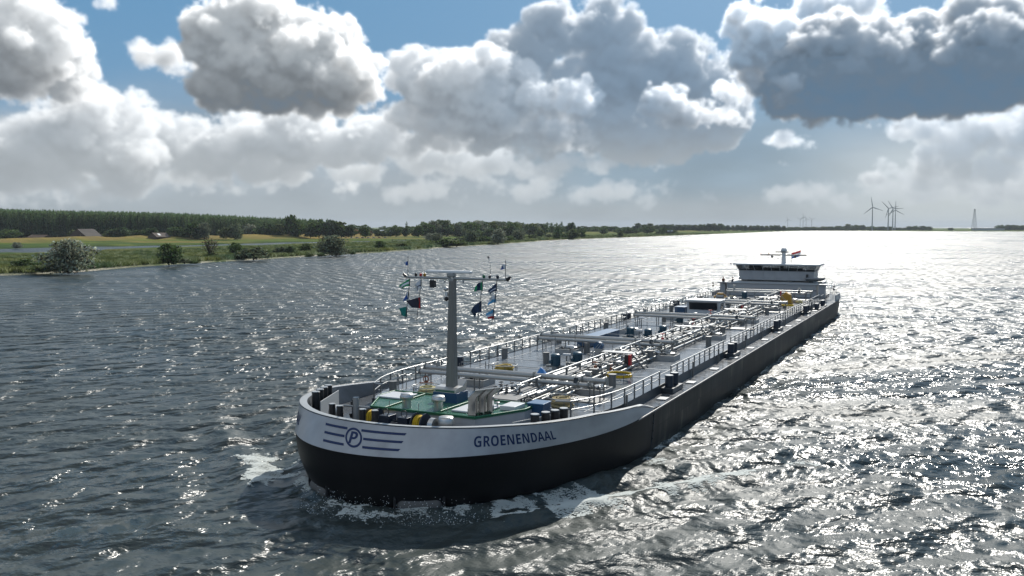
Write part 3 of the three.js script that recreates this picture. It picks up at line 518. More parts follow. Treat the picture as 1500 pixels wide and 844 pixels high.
  // three polished cowl ducts
  for (let k = 0; k < 3; k++) { const sh = new THREE.Shape(); sh.moveTo(-0.27, 0); sh.lineTo(-0.27, 1.45); sh.lineTo(0.25, 1.98); sh.lineTo(0.95, 2.08); sh.lineTo(0.34, 1.5); sh.lineTo(0.27, 1.35); sh.lineTo(0.27, 0); sh.closePath(); const g = new THREE.ExtrudeGeometry(sh, { depth: 0.36, bevelEnabled: true, bevelSize: 0.02, bevelThickness: 0.02, bevelSegments: 1 }); const m = mesh('exhaust_duct', g, P.steel, ship); m.position.set(3.65 + k * 0.3, 4.4, -(6.2 + k * 0.58)); m.rotation.y = 0.15; m.scale.setScalar(0.88); }
  // blue locker by the deckhouse
  const lk = group('locker', ship); mesh('cabinet', rbox(1.15, 1.55, 1.3, 5.35, 3.83, -11.1, 0.03).translate(0.65, 0, 0), P.blue, lk); mesh('lid', rbox(1.25, 0.1, 1.4, 6.0, 4.66, -11.1, 0.03), P.blueTop, lk); mesh('handle', tube([V(6.62, 3.3, -11.5), V(6.85, 3.5, -11.5), V(6.85, 4.1, -11.5), V(6.62, 4.3, -11.5)], 0.045, 6), P.galv, lk);

  // anchor and mooring winches on the forecastle
  const drum = (g, x, s, r, w, mat) => mesh(mat === P.navy ? 'drum_flange' : 'warping_drum', new THREE.CylinderGeometry(r, r, w, 22).rotateZ(Math.PI / 2).translate(x, 3.05 + 0.95, -s), mat, g);
  const winch = (x0, s, flip) => {
    const g = group('winch', ship), X = (d) => x0 + flip * d;
    mesh('bed', rbox(2.9, 0.16, 1.2, X(1.15), 3.14, -s, 0.03), P.navy, g); mesh('shaft', rod(V(X(-0.35), 4.0, -s), V(X(2.6), 4.0, -s), 0.1, 10), P.navy, g);
    for (const d of [0.3, 1.0]) drum(g, X(d), s, 0.72, 0.07, P.navy);
    const turns = []; for (let k = 0; k < 9; k++) turns.push(new THREE.TorusGeometry(0.5 + 0.05 * (k % 2), 0.05, 6, 22).rotateY(Math.PI / 2).translate(X(0.37 + k * 0.07), 4.0, -s));
    turns.push(tube([V(X(0.5), 4.53, -s), V(X(0.55), 4.48, -s + 0.45), V(X(0.6), 3.83, -s + 0.62), V(X(0.62), 3.3, -s + 0.6)], 0.06, 6)); mesh('mooring_line', merge(turns), P.ropeY, g);
    drum(g, X(-0.3), s, 0.5, 0.34, P.steelRough); mesh('gearbox', merge([rbox(0.75, 1.3, 0.9, X(1.75), 3.75, -s), rbox(0.5, 0.4, 0.7, X(2.3), 3.8, -s)]), P.navy, g);
    mesh('brake_wheel', new THREE.TorusGeometry(0.22, 0.03, 6, 16).translate(X(1.75), 4.6, -s + 0.2), P.black, g);
  };
  winch(-3.4, 4.3, 1); winch(1.5, 4.3, -1);
  mesh('chain_pipe', lathe([[0.2, 0], [0.2, 0.5], [0.28, 0.55]], 14).translate(-2.0, 3.05, -3.2), P.post, ship);
  for (const x of [2.9, 3.9]) mesh('handrail_post', rod(at(4.4, x, 3.05), at(4.4, x, 4.0), 0.03, 6), P.post, ship);

  // mast with yard, radar and lamps
  const mast = group('mast', ship), mx = -0.2, ms = 10.0;
  mesh('mast_box', rbox(1.9, 0.75, 1.6, mx - 0.15, 4.72, -ms - 0.1, 0.03), P.blue, mast);
  { const sh = new THREE.Shape(); sh.moveTo(-0.75, 0); sh.lineTo(-0.75, 0.2); sh.lineTo(-0.5, 0.32); sh.lineTo(0.2, 0.36); sh.lineTo(0.75, 0.7); sh.lineTo(0.75, 0); sh.closePath(); mesh('mast_hinge', new THREE.ExtrudeGeometry(sh, { depth: 1.7, bevelEnabled: true, bevelSize: 0.02, bevelThickness: 0.02, bevelSegments: 1 }).rotateY(Math.PI / 2).translate(mx - 1.0, 5.1, -ms - 0.1), P.steelRough, mast); }
  mesh('hinge_panel', rbox(1.5, 0.13, 0.03, mx - 0.15, 5.2, -ms + 0.68, 0.01), P.green, mast);
  { const m = new THREE.BoxGeometry(0.66, 8.3, 0.6, 1, 12, 1), p = m.attributes.position; for (let i = 0; i < p.count; i++) { const t = (p.getY(i) + 4.15) / 8.3, k = lerp(1, 0.58, t); p.setX(i, p.getX(i) * k + t * 0.06); p.setZ(i, p.getZ(i) * k - t * 0.1); } m.computeVertexNormals(); mesh('mast_column', m.translate(mx, 8.75, -ms), P.mast, mast); }
  const my = 12.96, yz = -ms - 0.12;
  mesh('yard', merge([rod(V(mx - 3.75, my, yz), V(mx - 0.1, my, yz), 0.075, 10, 0.11), rod(V(mx + 4.25, my, yz), V(mx + 0.1, my, yz), 0.075, 10, 0.11)]), P.pipe, mast);
  mesh('yard_tip', merge([rod(V(mx - 3.75, my, yz), V(mx - 4.0, my + 0.22, yz), 0.12, 8, 0.08), rod(V(mx + 4.25, my, yz), V(mx + 4.55, my + 0.2, yz), 0.15, 8, 0.08)]), P.black, mast);
  mesh('radar_scanner', rbox(3.6, 0.2, 0.34, mx - 0.25, my + 0.44, yz, 0.07), M(0.7, 0.7, 0.7, 0.5), mast); mesh('radar_motor', merge([rbox(0.55, 0.26, 0.45, mx - 0.05, my + 0.22, yz, 0.06), rbox(0.5, 0.2, 0.4, mx, my - 0.13, yz, 0.05)]), P.galv, mast);
  for (const [x, m] of [[-2.55, P.red], [-2.22, P.amber], [2.5, P.greenDark], [-2.95, P.black], [2.95, P.navy], [3.55, P.navy]]) mesh('navigation_lamp', lathe([[0.05, 0], [0.1, 0.03], [0.1, 0.16], [0.06, 0.22], [0, 0.22]], 10).translate(mx + x, my + 0.08, yz), m, mast);
  for (const [x, h] of [[-3.6, 1.45], [4.15, 1.35]]) mesh('flag_staff', rod(V(mx + x, my, yz), V(mx + x, my + h, yz), 0.022, 6), P.post, mast);
  mesh('whip_aerial', tube([V(mx + 2.95, my, yz), V(mx + 3.02, my + 0.8, yz), V(mx + 2.85, my + 1.45, yz)], 0.02, 5), P.pipe, mast); mesh('aerial_head', new THREE.SphereGeometry(0.08, 10, 8).translate(mx + 2.85, my + 1.5, yz), P.navy, mast);
  mesh('loudspeaker', rbox(0.4, 0.52, 0.32, mx - 1.55, my - 0.42, yz, 0.05), P.black, mast);
  mesh('horn', merge([new THREE.SphereGeometry(0.17, 14, 10).translate(mx - 0.42, my - 0.75, yz + 0.1), new THREE.CylinderGeometry(0.13, 0.16, 0.3, 12).translate(mx - 0.38, my - 1.1, yz + 0.1)]), P.steelRough, mast); mesh('camera_ball', lathe([[0, -0.2], [0.13, -0.12], [0.16, 0], [0.13, 0.1], [0, 0.14]], 14).translate(mx - 0.4, my - 1.42, yz + 0.1), P.black, mast);
  for (const x of [-0.6, 0.9]) mesh('small_lamp', new THREE.CylinderGeometry(0.06, 0.08, 0.2, 8).translate(mx + x, my - 0.22, yz), P.galv, mast);
}

// ------------------------------------------------------------------ ship: cargo gear on the tank deck
const DK = 3.66;                            // tank deck height
{
  const r = rng(1203);
  // lengthwise cargo lines
  const rack = group('pipe_rack', ship), LINESX = [[1.0, 4.32, 0.09, P.pipeB], [1.36, 4.3, 0.12, P.pipe], [1.78, 4.34, 0.13, P.pipe], [2.2, 4.26, 0.08, P.pipeB], [3.15, 4.3, 0.11, P.pipe], [3.52, 4.3, 0.11, P.pipe], [3.92, 4.34, 0.15, P.pipe], [4.34, 4.22, 0.08, P.pipeB], [4.72, 4.18, 0.12, P.pipeB], [5.2, 4.02, 0.1, P.pipe], [2.55, 4.0, 0.06, P.pipeB], [4.5, 3.95, 0.06, P.pipeB]];
  for (const [k, [x, y, rad, m]] of LINESX.entries()) mesh('cargo_pipe', rod(at(13.2 + (k * 0.73) % 2.4, x, y), at(117 - (k * 1.31) % 3, x, y), rad, 10), m, rack);
  for (let s = 15; s < 117; s += 4.3) { mesh('pipe_support', merge([box(4.9, 0.08, 0.1, 3.1, 4.12, -s), box(0.09, 0.5, 0.09, 0.9, 3.88, -s), box(0.09, 0.5, 0.09, 2.75, 3.88, -s), box(0.09, 0.5, 0.09, 5.25, 3.88, -s)]), P.post, rack); }
  // flanges and hand valves on the lines
  const flange = new THREE.CylinderGeometry(1, 1, 0.07, 12).rotateX(Math.PI / 2), wheel = merge([new THREE.TorusGeometry(0.17, 0.022, 5, 12).rotateX(Math.PI / 2).translate(0, 0.46, 0), new THREE.CylinderGeometry(0.022, 0.022, 0.4, 5).translate(0, 0.26, 0), new THREE.CylinderGeometry(0.1, 0.13, 0.24, 8).translate(0, 0.12, 0), box(0.34, 0.03, 0.03, 0, 0.46, 0)]);
  for (let i = 0; i < 120; i++) { const [x, y, rad, m] = LINESX[Math.floor(r() * 10)], f = mesh('flange', flange, m, rack); f.scale.set(rad * 1.7, rad * 1.7, 1); f.position.set(x, y, -(14 + r() * 101)); }
  for (let i = 0; i < 96; i++) { const [x, y, rad] = LINESX[Math.floor(r() * 10)], v = mesh('hand_valve', wheel, [P.pipeB, P.pipeB, P.coaming, P.pipe, P.rust][Math.floor(r() * 4.25)], rack), k = 0.8 + r() * 0.5; v.position.set(x, y + rad * 0.5, -(14.5 + Math.pow(r(), 0.8) * 100)); v.rotation.y = r() * 3; v.scale.setScalar(k); }
  for (let i = 0; i < 46; i++) { const x = 0.9 + r() * 4.2, s = 15 + r() * 100, w = 0.25 + r() * 0.5; mesh('valve_block', rbox(w, 0.2 + r() * 0.35, 0.25 + r() * 0.4, x, 4.45 + r() * 0.1, -s, 0.03), [P.pipeB, P.post, P.steelRough, P.concrete][Math.floor(r() * 4)], rack); }
  // catwalk beside the lines, with a stout hand pipe
  const cat = group('catwalk', ship);
  for (const [a, b] of [[14.5, 32.6], [36, 56.6], [60, 80.6], [84, 104.6], [108, 118]]) {
    mesh('tread', rbox(0.75, 0.05, b - a, 2.78, 4.52, -(a + b) / 2, 0.01), P.post, cat); mesh('hand_pipe', tube([at(a - 0.6, 2.85, 4.7), at(a, 2.85, 5.12), at(b, 2.85, 5.12), at(b + 0.4, 2.85, 4.9)], 0.085, 8, 20, 0.05), P.pipe, cat);
    for (let s = a; s <= b; s += 2.9) mesh('post', rbox(0.14, 0.62, 0.12, 2.85, 4.78, -s, 0.02), P.post, cat);
  }
  // step-overs across the lines
  for (const s of [34.3, 58.3, 82.3, 106.3]) {
    const o = group('step_over', ship); mesh('platform', rbox(3.0, 0.07, 1.1, 3.3, 5.0, -s, 0.02), P.galv, o);
    for (const d of [-0.5, 0.5]) { mesh('stringer', rod(at(s + d, 4.75, 5.0), at(s + d, 6.0, DK), 0.07, 4), P.post, o); mesh('stringer', rod(at(s + d, 1.85, 5.0), at(s + d, 0.6, DK), 0.07, 4), P.post, o); mesh('hand_rail', tube([at(s + d, 6.0, DK + 0.9), at(s + d, 4.75, 6.0), at(s + d, 1.85, 6.0), at(s + d, 0.6, DK + 0.9)], 0.025, 5, 24, 0.05), P.pipe, o); }
    for (let k = 1; k < 5; k++) for (const [x0, x1] of [[4.75, 6.0], [1.85, 0.6]]) mesh('step', box(0.24, 0.03, 0.95, lerp(x0, x1, k / 5), lerp(5.0, DK, k / 5), -s), P.galv, o);
  }
  // crosswise loading lines in pairs
  const cross = (s, x0, x1, joint) => {
    const g = group('loading_line', ship);
    for (const [dy, ds, rad] of [[5.12, 0.42, 0.2], [4.86, -0.42, 0.17]]) {
      mesh('pipe', rod(at(s + ds, x0, dy), at(s + ds, x1 - (ds < 0 ? 1.1 : 0), dy), rad, 14), P.pipe, g);
      const ends = []; for (const x of [x0, x1 - (ds < 0 ? 1.1 : 0), joint, x1 - 1.9]) ends.push(new THREE.CylinderGeometry(rad * 1.55, rad * 1.55, 0.1, 16).rotateZ(Math.PI / 2).translate(x, dy, -s - ds)); mesh('flange', merge(ends), P.pipeB, g);
      mesh('drop_bend', tube([at(s + ds, joint + 0.3, dy), at(s + ds, joint + 0.75, dy - 0.15), at(s + ds, joint + 0.85, dy - 0.75)], rad * 0.9, 10, 10), P.pipe, g);
    }
    mesh('valve', wheel.clone().scale(1.6, 1.6, 1.6).translate(x1 - 2.1, 5.0, -s + 0.42), P.coaming, g); mesh('valve', wheel.clone().scale(1.5, 1.5, 1.5).translate(x0 + 1.2, 5.25, -s - 0.42), P.pipeB, g);
    for (const x of [x0 + 0.5, x0 + 3.1, x0 + 5.0, x1 - 3.0, x1 - 1.0, x1 - 0.2]) for (const d of [-0.42, 0.42]) mesh('leg', rod(at(s + d, x, DK), at(s + d, x, d < 0 ? 4.8 : 5.05), 0.055, 6), P.post, g);
    mesh('drip_tray', rbox(3.4, 0.07, 1.9, x1 - 1.7, DK + 0.05, -s, 0.02), P.post, g);
  };
  cross(18.0, -7.6, 8.1, 2.2); cross(42.0, -8.2, 6.2, 2.2); cross(70.0, -7.2, 8.4, 2.4); cross(94.6, -5.5, 8.2, 2.4); cross(119.5, -6.5, 8.3, 2.4);
  // tank hatches: low square coamings full of valves
  const hatch = (s, x) => {
    const g = group('tank_hatch', ship);
    mesh('coaming', merge([box(2.3, 0.5, 0.1, x, DK + 0.25, -s - 0.95), box(2.3, 0.5, 0.1, x, DK + 0.25, -s + 0.95), box(0.1, 0.5, 1.8, x - 1.1, DK + 0.25, -s), box(0.1, 0.5, 1.8, x + 1.1, DK + 0.25, -s), box(2.1, 0.06, 1.8, x, DK + 0.1, -s)]), P.concrete, g);
    for (let k = 0; k < 7; k++) { const px = x - 0.85 + r() * 1.7, ps = s - 0.7 + r() * 1.4, h = 0.35 + r() * 0.45; mesh('tank_valve', lathe([[0.13, 0], [0.13, h * 0.7], [0.2, h * 0.72], [0.2, h * 0.86], [0.07, h * 0.9], [0.07, h * 1.1], [0, h * 1.1]], 10).translate(px, DK + 0.13, -ps), [P.steelRough, P.pipe, P.pipeB, P.coaming][k % 4], g); }
    mesh('round_lid', lathe([[0.42, 0], [0.42, 0.42], [0.48, 0.44], [0.48, 0.52], [0, 0.6]], 18).translate(x + 0.35, DK + 0.13, -s - 0.2), P.steelRough, g);
    for (const [dx, ds] of [[-1.2, -0.8], [0.2, 1.1]]) mesh('gauge_post', rod(at(s + ds, x + dx, DK), at(s + ds, x + dx, DK + 1.75), 0.035, 6), P.post, g);
  };
  for (const [s, x] of [[20.4, -3.9], [40.4, -4.2], [59.3, -4.1], [77.4, -4.2], [97, -4.2], [112, -4], [20.6, 6.3], [40.6, 5.9], [58.6, 6.2], [78, 6.1], [96.6, 5.7], [113.5, 6]]) hatch(s, x);
  // stand pipes
  const stand = merge([new THREE.CylinderGeometry(0.3, 0.3, 1.02, 16).translate(0, 0.51, 0), new THREE.CylinderGeometry(0.34, 0.34, 0.07, 16).translate(0, 1.03, 0)]);
  for (const [s, x] of [[33, -3.4], [34, -8.3], [41.3, -2.6], [24, 6.5], [38.6, 5.0], [62.2, 6.3], [74.4, 6.0], [73.3, -4.25], [13.4, -7.4], [52, 7.2], [90, 6.2], [88, -7.6], [60.6, -7.8], [103, 6.5], [47, -8.2]]) { const m = mesh('stand_pipe', stand, P.post, ship); m.position.set(x, DK, -s); }
  // deep-well pump motors
  const motor = (s, x, k = 1) => { const g = group('pump_motor', ship), a = []; for (let i = 0; i < 10; i++) a.push(box(0.05, 0.75, 0.06, 0.42, 0.75, 0).rotateY(i / 10 * 6.283)); const y = (geo) => geo.scale(k, k, k).translate(x, DK, -s); mesh('casing', y(merge([new THREE.CylinderGeometry(0.4, 0.4, 0.85, 18).translate(0, 0.75, 0), ...a])), P.teal, g); mesh('fan_cover', y(lathe([[0.44, 1.15], [0.46, 1.3], [0.3, 1.42], [0, 1.44]], 18)), P.teal, g); mesh('mounting', y(merge([new THREE.CylinderGeometry(0.3, 0.36, 0.34, 14).translate(0, 0.17, 0), rod(V(-0.9, 0.28, 0), V(0.9, 0.28, 0), 0.13, 10)])), P.pipeB, g); mesh('terminal_box', y(rbox(0.3, 0.32, 0.24, -0.35, 0.7, 0.34)), P.teal, g); };
  for (const [s, x] of [[30.2, -1.2], [32.2, 0.1], [53.6, -2.2], [53, 0.1], [71, -1.4], [74.3, -0.3], [90, -0.5], [101, -2], [116.4, -2.7], [57, 0.6]]) motor(s, x);
  // flood-lamp poles with pale heads
  for (const [s, x] of [[31.2, -0.55], [52.4, -0.75], [36.4, -2.4], [72, 0.5], [66, -5]]) { const g = group('deck_lamp', ship); mesh('pole', rod(at(s, x, DK), at(s, x, DK + 1.15), 0.06, 8), P.post, g); mesh('lamp_head', rbox(0.75, 0.2, 0.34, x, DK + 1.25, -s, 0.05), P.whiteB, g); }
  // goose-neck ventilator with blue hood
  { const g = group('goose_neck_vent', ship); mesh('stem', rbox(0.75, 1.1, 0.6, 0.15, DK + 0.55, -37.6, 0.05), P.galv, g); mesh('hood', merge([new THREE.CylinderGeometry(0.48, 0.48, 0.5, 20, 1, false, 0, Math.PI).rotateZ(Math.PI / 2).rotateY(Math.PI / 2).translate(0.1, DK + 1.25, -37.6), rbox(0.9, 0.16, 0.55, 0.12, DK + 1.16, -37.6)]), P.blue, g); }
  // thin hand lines and low guard rails across the deck
  for (const [s, x0, x1] of [[24.6, -7.8, 0.4], [22.2, -3.2, 1.2], [45.2, -3, 2.3], [50, -8.8, -0.6], [64, -3.6, 2.4], [63, -8.5, -4.6], [84, 1, 6], [90.5, -7, 0.2], [104, -8, 0.5]]) { const g = group('guard_rail', ship); mesh('rail', rod(at(s, x0, DK + 0.98), at(s, x1, DK + 0.98), 0.03, 6), P.pipe, g); for (let x = x0; x <= x1 + 0.01; x += (x1 - x0) / 3) mesh('post', rod(at(s, x, DK), at(s, x, DK + 0.98), 0.03, 6), P.post, g); }
  for (const [s, x] of [[19, -8.5], [43.6, -7.6], [66.5, -7.6], [46.8, 1.5], [88, -2.2], [15, -8.0]]) { const g = group('guard_gate', ship); mesh('frame', tube([at(s, x, DK), at(s, x, DK + 1.15), at(s + 1.0, x + 0.1, DK + 1.2), at(s + 1.0, x + 0.1, DK)], 0.035, 6, 20, 0.05), P.pipe, g); mesh('plate', rbox(0.05, 0.14, 1.0, x + 0.05, DK + 1.1, -s - 0.5), P.pipe, g); }
  // manifold stubs and small valve tree forward of the lines
  { const g = group('valve_tree', ship); for (let k = 0; k < 6; k++) mesh('hand_valve', wheel.clone().scale(1.1, 1.1, 1.1).translate(1.1 + (k % 3) * 0.45, DK + 0.7 + (k % 2) * 0.2, -14.1 - (k > 2 ? 0.9 : 0)), P.coaming, g); for (let k = 0; k < 3; k++) mesh('stub_pipe', rod(at(13.9 + k * 0.5, 0.6, DK + 0.65), at(13.9 + k * 0.5, 2.6, DK + 0.65), 0.09, 8), P.pipe, g); mesh('grating', rbox(2.7, 0.07, 1.9, 2.4, DK + 0.75, -13.0, 0.02), P.post, g); for (const [x, s] of [[1.2, 12.2], [3.6, 12.2], [1.2, 13.8], [3.6, 13.8]]) mesh('leg', rod(at(s, x, DK), at(s, x, DK + 0.75), 0.05, 6), P.post, g); mesh('separator', new THREE.CapsuleGeometry(0.24, 1.5, 6, 12).rotateZ(Math.PI / 2).translate(3.6, DK + 0.4, -12.0), P.pipe, g); }
  // red valve stand by the starboard rail, and red hose boxes by the lines
  { const g = group('fire_monitor', ship); mesh('stand', rod(at(17.6, -7.0, DK), at(17.6, -7.0, DK + 0.5), 0.06, 8), P.rust, g); mesh('wheel', new THREE.TorusGeometry(0.24, 0.04, 6, 18).translate(-7.0, DK + 0.6, -17.5), P.rust, g); mesh('nozzle', rod(at(17.3, -7.5, DK + 0.3), at(17.8, -6.5, DK + 0.28), 0.06, 8), P.rust, g); }
  for (const [s, x, h] of [[32.6, 4.9, 0.98], [89.2, 2.6, 1.0], [119.0, 3.0, 1.1]]) { const g = group('fire_hose_box', ship); mesh('door', rbox(0.22, h, 0.46, x + 0.13, DK + 0.45 + h / 2, -s, 0.03), P.red, g); mesh('back', rbox(0.36, h * 0.98, 0.48, x - 0.17, DK + 0.45 + h / 2, -s, 0.03), P.black, g); mesh('stand', rbox(0.5, 0.46, 0.4, x, DK + 0.23, -s, 0.02), P.post, g); }
  for (const [s, x] of [[47, 3.6], [75.5, 1.5], [64, 2.3]]) mesh('red_valve', wheel.clone().scale(1.5, 1.7, 1.5).translate(x, DK + 0.9, -s), P.red, ship);

  // ---------------------------------------------------------------- stern: accommodation and wheelhouse
  const acc = group('accommodation', ship);
  mesh('front_block', rbox(16.2, 2.95, 13, 0, 4.53, -132.6, 0.06), P.white, acc);
  mesh('plinth', rbox(17.6, 0.6, 13.6, 0, 3.34, -132.5, 0.04), P.coaming, acc);
  mesh('eave', rbox(16.6, 0.16, 13.3, 0, 6.02, -132.6, 0.04), P.cap, acc);
  mesh('bulwark_step', rbox(16.3, 0.1, 0.14, 0, 4.95, -126.06, 0.03), P.coaming, acc);
  for (const x of [-7.2, -5.4, 5.2, 7.0]) { mesh('cabin_door', rbox(0.9, 1.9, 0.06, x, 4.55, -126.07, 0.02), P.cap, acc); }
  for (const x of [-3.5, -1.6, 0.6, 2.6]) { mesh('porthole', new THREE.CylinderGeometry(0.25, 0.25, 0.08, 16).rotateX(Math.PI / 2).translate(x, 4.6, -126.07), P.glass, acc); }
  for (const sg of [-1, 1]) { mesh('bridge_wing', merge([rbox(1.0, 2.9, 1.8, sg * 9.0, 4.5, -127.5, 0.05), rbox(1.9, 0.16, 2.4, sg * 9.0, 6.02, -127.5, 0.04)]), P.white, acc); mesh('wing_lamp', merge([rod(V(sg * 9.7, 5.4, -127.5), V(sg * 11.0, 5.4, -127.3), 0.05, 6), new THREE.SphereGeometry(0.2, 10, 8).translate(sg * 11.0, 5.2, -127.3), new THREE.SphereGeometry(0.18, 10, 8).translate(sg * 11.0, 5.75, -127.3)]), P.black, acc); }
  { const pts = []; for (let k = 0; k < 6; k++) pts.push(box(0.9, 0.05, 0.28, 9.6, 3.3 + k * 0.42, -(130 + k * 0.34))); mesh('stair', merge(pts), P.whiteB, acc); for (const x of [9.1, 10.1]) mesh('stair_rail', tube([at(129.6, x, 4.1), at(130, x, 4.2), at(132, x, 6.6)], 0.04, 6, 12), P.whiteB, acc); }
  const wh = group('wheelhouse', ship);
  for (const x of [-6.2, -2.2, 2.2, 6.2]) mesh('pillar', rbox(0.9, 0.42, 4.6, x, 6.24, -134.3, 0.03), P.white, wh);
  for (let k = 0; k < 6; k++) mesh('wall_panel', rbox(2.29, 1.82, 0.12, -5.78 + k * 2.31, 7.28, -131.2, 0.03), P.white, wh);
  mesh('body', rbox(13.7, 1.82, 6.0, 0, 7.28, -134.3, 0.05), P.white, wh);
  mesh('base_sill', rbox(14.0, 0.14, 6.3, 0, 6.42, -134.3, 0.03), P.cap, wh); mesh('window_sill', rbox(14.2, 0.1, 6.5, 0, 8.2, -134.3, 0.03), P.coaming, wh);
  const paneQuad = (x0, x1, X0, X1, z0, z1) => { const g = new THREE.BufferGeometry(), d = 0.05, p = []; for (const k of [0, -d]) p.push(x0, 8.26, z0 + k, x1, 8.26, z0 + k, X1, 9.24, z1 + k, X0, 9.24, z1 + k); g.setAttribute('position', new THREE.Float32BufferAttribute(p, 3)); g.setAttribute('uv', new THREE.Float32BufferAttribute(new Array(16).fill(0), 2)); g.setIndex([0, 1, 2, 0, 2, 3, 5, 4, 7, 5, 7, 6, 0, 4, 5, 0, 5, 1, 3, 2, 6, 3, 6, 7, 0, 3, 7, 0, 7, 4, 1, 5, 6, 1, 6, 2]); const n = g.toNonIndexed(); n.computeVertexNormals(); return n; };
  const nW = 9; for (let k = 0; k < nW; k++) { const a = k / nW, b = (k + 1) / nW, g = 0.05; mesh('window_pane', paneQuad(lerp(-7, 7, a) + g, lerp(-7, 7, b) - g, lerp(-7.55, 7.55, a) + g, lerp(-7.55, 7.55, b) - g, -131.1, -130.55), P.pane, wh); if (k) mesh('mullion', rod(V(lerp(-7, 7, a), 8.22, -131.08), V(lerp(-7.55, 7.55, a), 9.26, -130.53), 0.05, 5), P.cap, wh); }
  for (const sg of [-1, 1]) for (let k = 0; k < 3; k++) { const g = new THREE.BufferGeometry(), z0 = -131.2 - k * 2, z1 = z0 - 1.85, d = 0.05 * sg, Q = [[sg * 7, 8.26, z0], [sg * 7, 8.26, z1], [sg * 7.55, 9.24, z1 - 0.02], [sg * 7.55, 9.24, z0 + (k ? 0 : 0.5)]], p = []; for (const o of [0, -d]) for (const [x, y, z] of Q) p.push(x + o, y, z); g.setAttribute('position', new THREE.Float32BufferAttribute(p, 3)); g.setAttribute('uv', new THREE.Float32BufferAttribute(new Array(16).fill(0), 2)); g.setIndex([0, 1, 2, 0, 2, 3, 5, 4, 7, 5, 7, 6, 0, 4, 5, 0, 5, 1, 3, 2, 6, 3, 6, 7, 0, 3, 7, 0, 7, 4, 1, 5, 6, 1, 6, 2]); const n = g.toNonIndexed(); n.computeVertexNormals(); mesh('window_pane', n, P.pane, wh); mesh('mullion', rod(V(sg * 7, 8.22, z0), V(sg * 7.55, 9.26, z0 + (k ? 0 : 0.5)), 0.06, 5), P.whiteB, wh); }
  for (let k = 0; k < 9; k++) mesh('rear_pane', rbox(1.42, 0.98, 0.04, -6.2 + k * 1.55, 8.75, -137.2, 0.01), P.pane, wh); for (let k = 0; k <= 9; k++) mesh('rear_mullion', rbox(0.1, 1.0, 0.1, -6.98 + k * 1.55, 8.75, -137.2, 0.02), P.cap, wh); mesh('console', rbox(9.5, 0.42, 1.1, 0, 8.46, -132.6, 0.08), P.navy, wh); mesh('chart_cabinet', rbox(2.6, 0.8, 0.7, -4.6, 8.66, -135.8, 0.03), P.navy, wh); mesh('helm_chair', merge([rbox(0.6, 0.6, 0.18, 0.6, 8.85, -134.2, 0.06), rbox(0.6, 0.15, 0.6, 0.6, 8.5, -133.9, 0.05)]), P.black, wh);
  mesh('roof', rbox(15.9, 0.28, 7.6, 0, 9.4, -134, 0.1), P.whiteB, wh); mesh('roof_fascia', rbox(15.94, 0.08, 7.64, 0, 9.25, -134, 0.03), P.cap, wh);
  const rm = group('radar_mast', ship);
  mesh('column', lathe([[0.5, 9.4], [0.42, 9.9], [0.32, 11.2], [0.4, 11.5]], 16).translate(1.1, 0, -133), P.whiteB, rm); mesh('cross_tree', rbox(8.6, 0.24, 0.3, 1.0, 11.15, -133, 0.03), P.post, rm);
  mesh('radome', lathe([[0.3, 11.4], [0.52, 11.6], [0.58, 12.0], [0.5, 12.35], [0.25, 12.52], [0, 12.54]], 18).translate(1.1, 0, -133), P.whiteB, rm); mesh('radar_bar', rbox(2.4, 0.2, 0.24, 0.9, 11.75, -132.3, 0.03), P.post, rm);
  for (const x of [-1.1, 3.2]) mesh('lantern', rbox(0.36, 0.4, 0.36, x, 10.8, -133, 0.06), P.black, rm); mesh('signal_lamp', new THREE.CylinderGeometry(0.1, 0.1, 0.26, 10).translate(-1.7, 11.35, -133), P.amber, rm); mesh('signal_lamp', new THREE.CylinderGeometry(0.08, 0.08, 0.2, 10).translate(-3.2, 11.3, -133), P.red, rm);
  for (const [x, h] of [[-3.2, 0.9], [4.2, 1.8], [5.0, 0.7]]) mesh('whip_aerial', rod(V(x, 11.2, -133), V(x, 11.2 + h, -133), 0.018, 5), P.post, rm);
  for (const x of [-7.6, -8.4]) mesh('roof_floodlight', rbox(0.3, 0.22, 0.22, x, 9.45, -130.4, 0.04), P.black, wh);
  // stern railings
  for (const sg of [-1, 1]) { const g = group('stern_railing', ship), top = []; for (let k = 0; k <= 9; k++) { const s = 120 + k * 2, x = sg * (9.7 + (k > 4 ? 0.5 : 0)); mesh('post', rod(at(s, x, 3.06), at(s, x, 4.5), 0.04, 6), P.post, g); top.push(at(s, x, 4.5)); } mesh('top_rail', tube(top, 0.04, 6, 20), P.pipe, g); }
  // white quarter plates of the stern bulwark
  for (const sg of [-1, 1]) mesh('stern_bulwark', rbox(0.12, 1.1, 7, sg * 11.25, 3.6, -131, 0.03), P.white, ship);
}

// ------------------------------------------------------------------ loose things aboard, each its own
function aboard(o, s, x, y, turn = 0) { o.position.copy(fromShip(s, x, y)); o.rotation.y = HEADING + turn; return o; }
function ropeHeap(R, h, rr, seed, n) {      // a heap of coiled line
  const r = rng(seed), list = [];
  for (let k = 0; k < n; k++) { const q = k / n, rad = R * (0.55 + 0.42 * r()) * (1 - 0.25 * q), y = rr + q * h, ph = r() * 6.28, ox = (r() - 0.5) * 0.2 * R, oz = (r() - 0.5) * 0.2 * R, tilt = (r() - 0.5) * 0.35, pts = []; for (let i = 0; i < 20; i++) { const a = i / 20 * 6.283, w = 1 + 0.06 * Math.sin(a * 3 + ph); pts.push(V(Math.cos(a) * rad * w + ox, y + Math.sin(a + ph) * tilt * rr * 4, Math.sin(a) * rad * w + oz)); } list.push(new THREE.TubeGeometry(new THREE.CatmullRomCurve3(pts, true), 36, rr, 5, true)); }
  return merge(list);
}
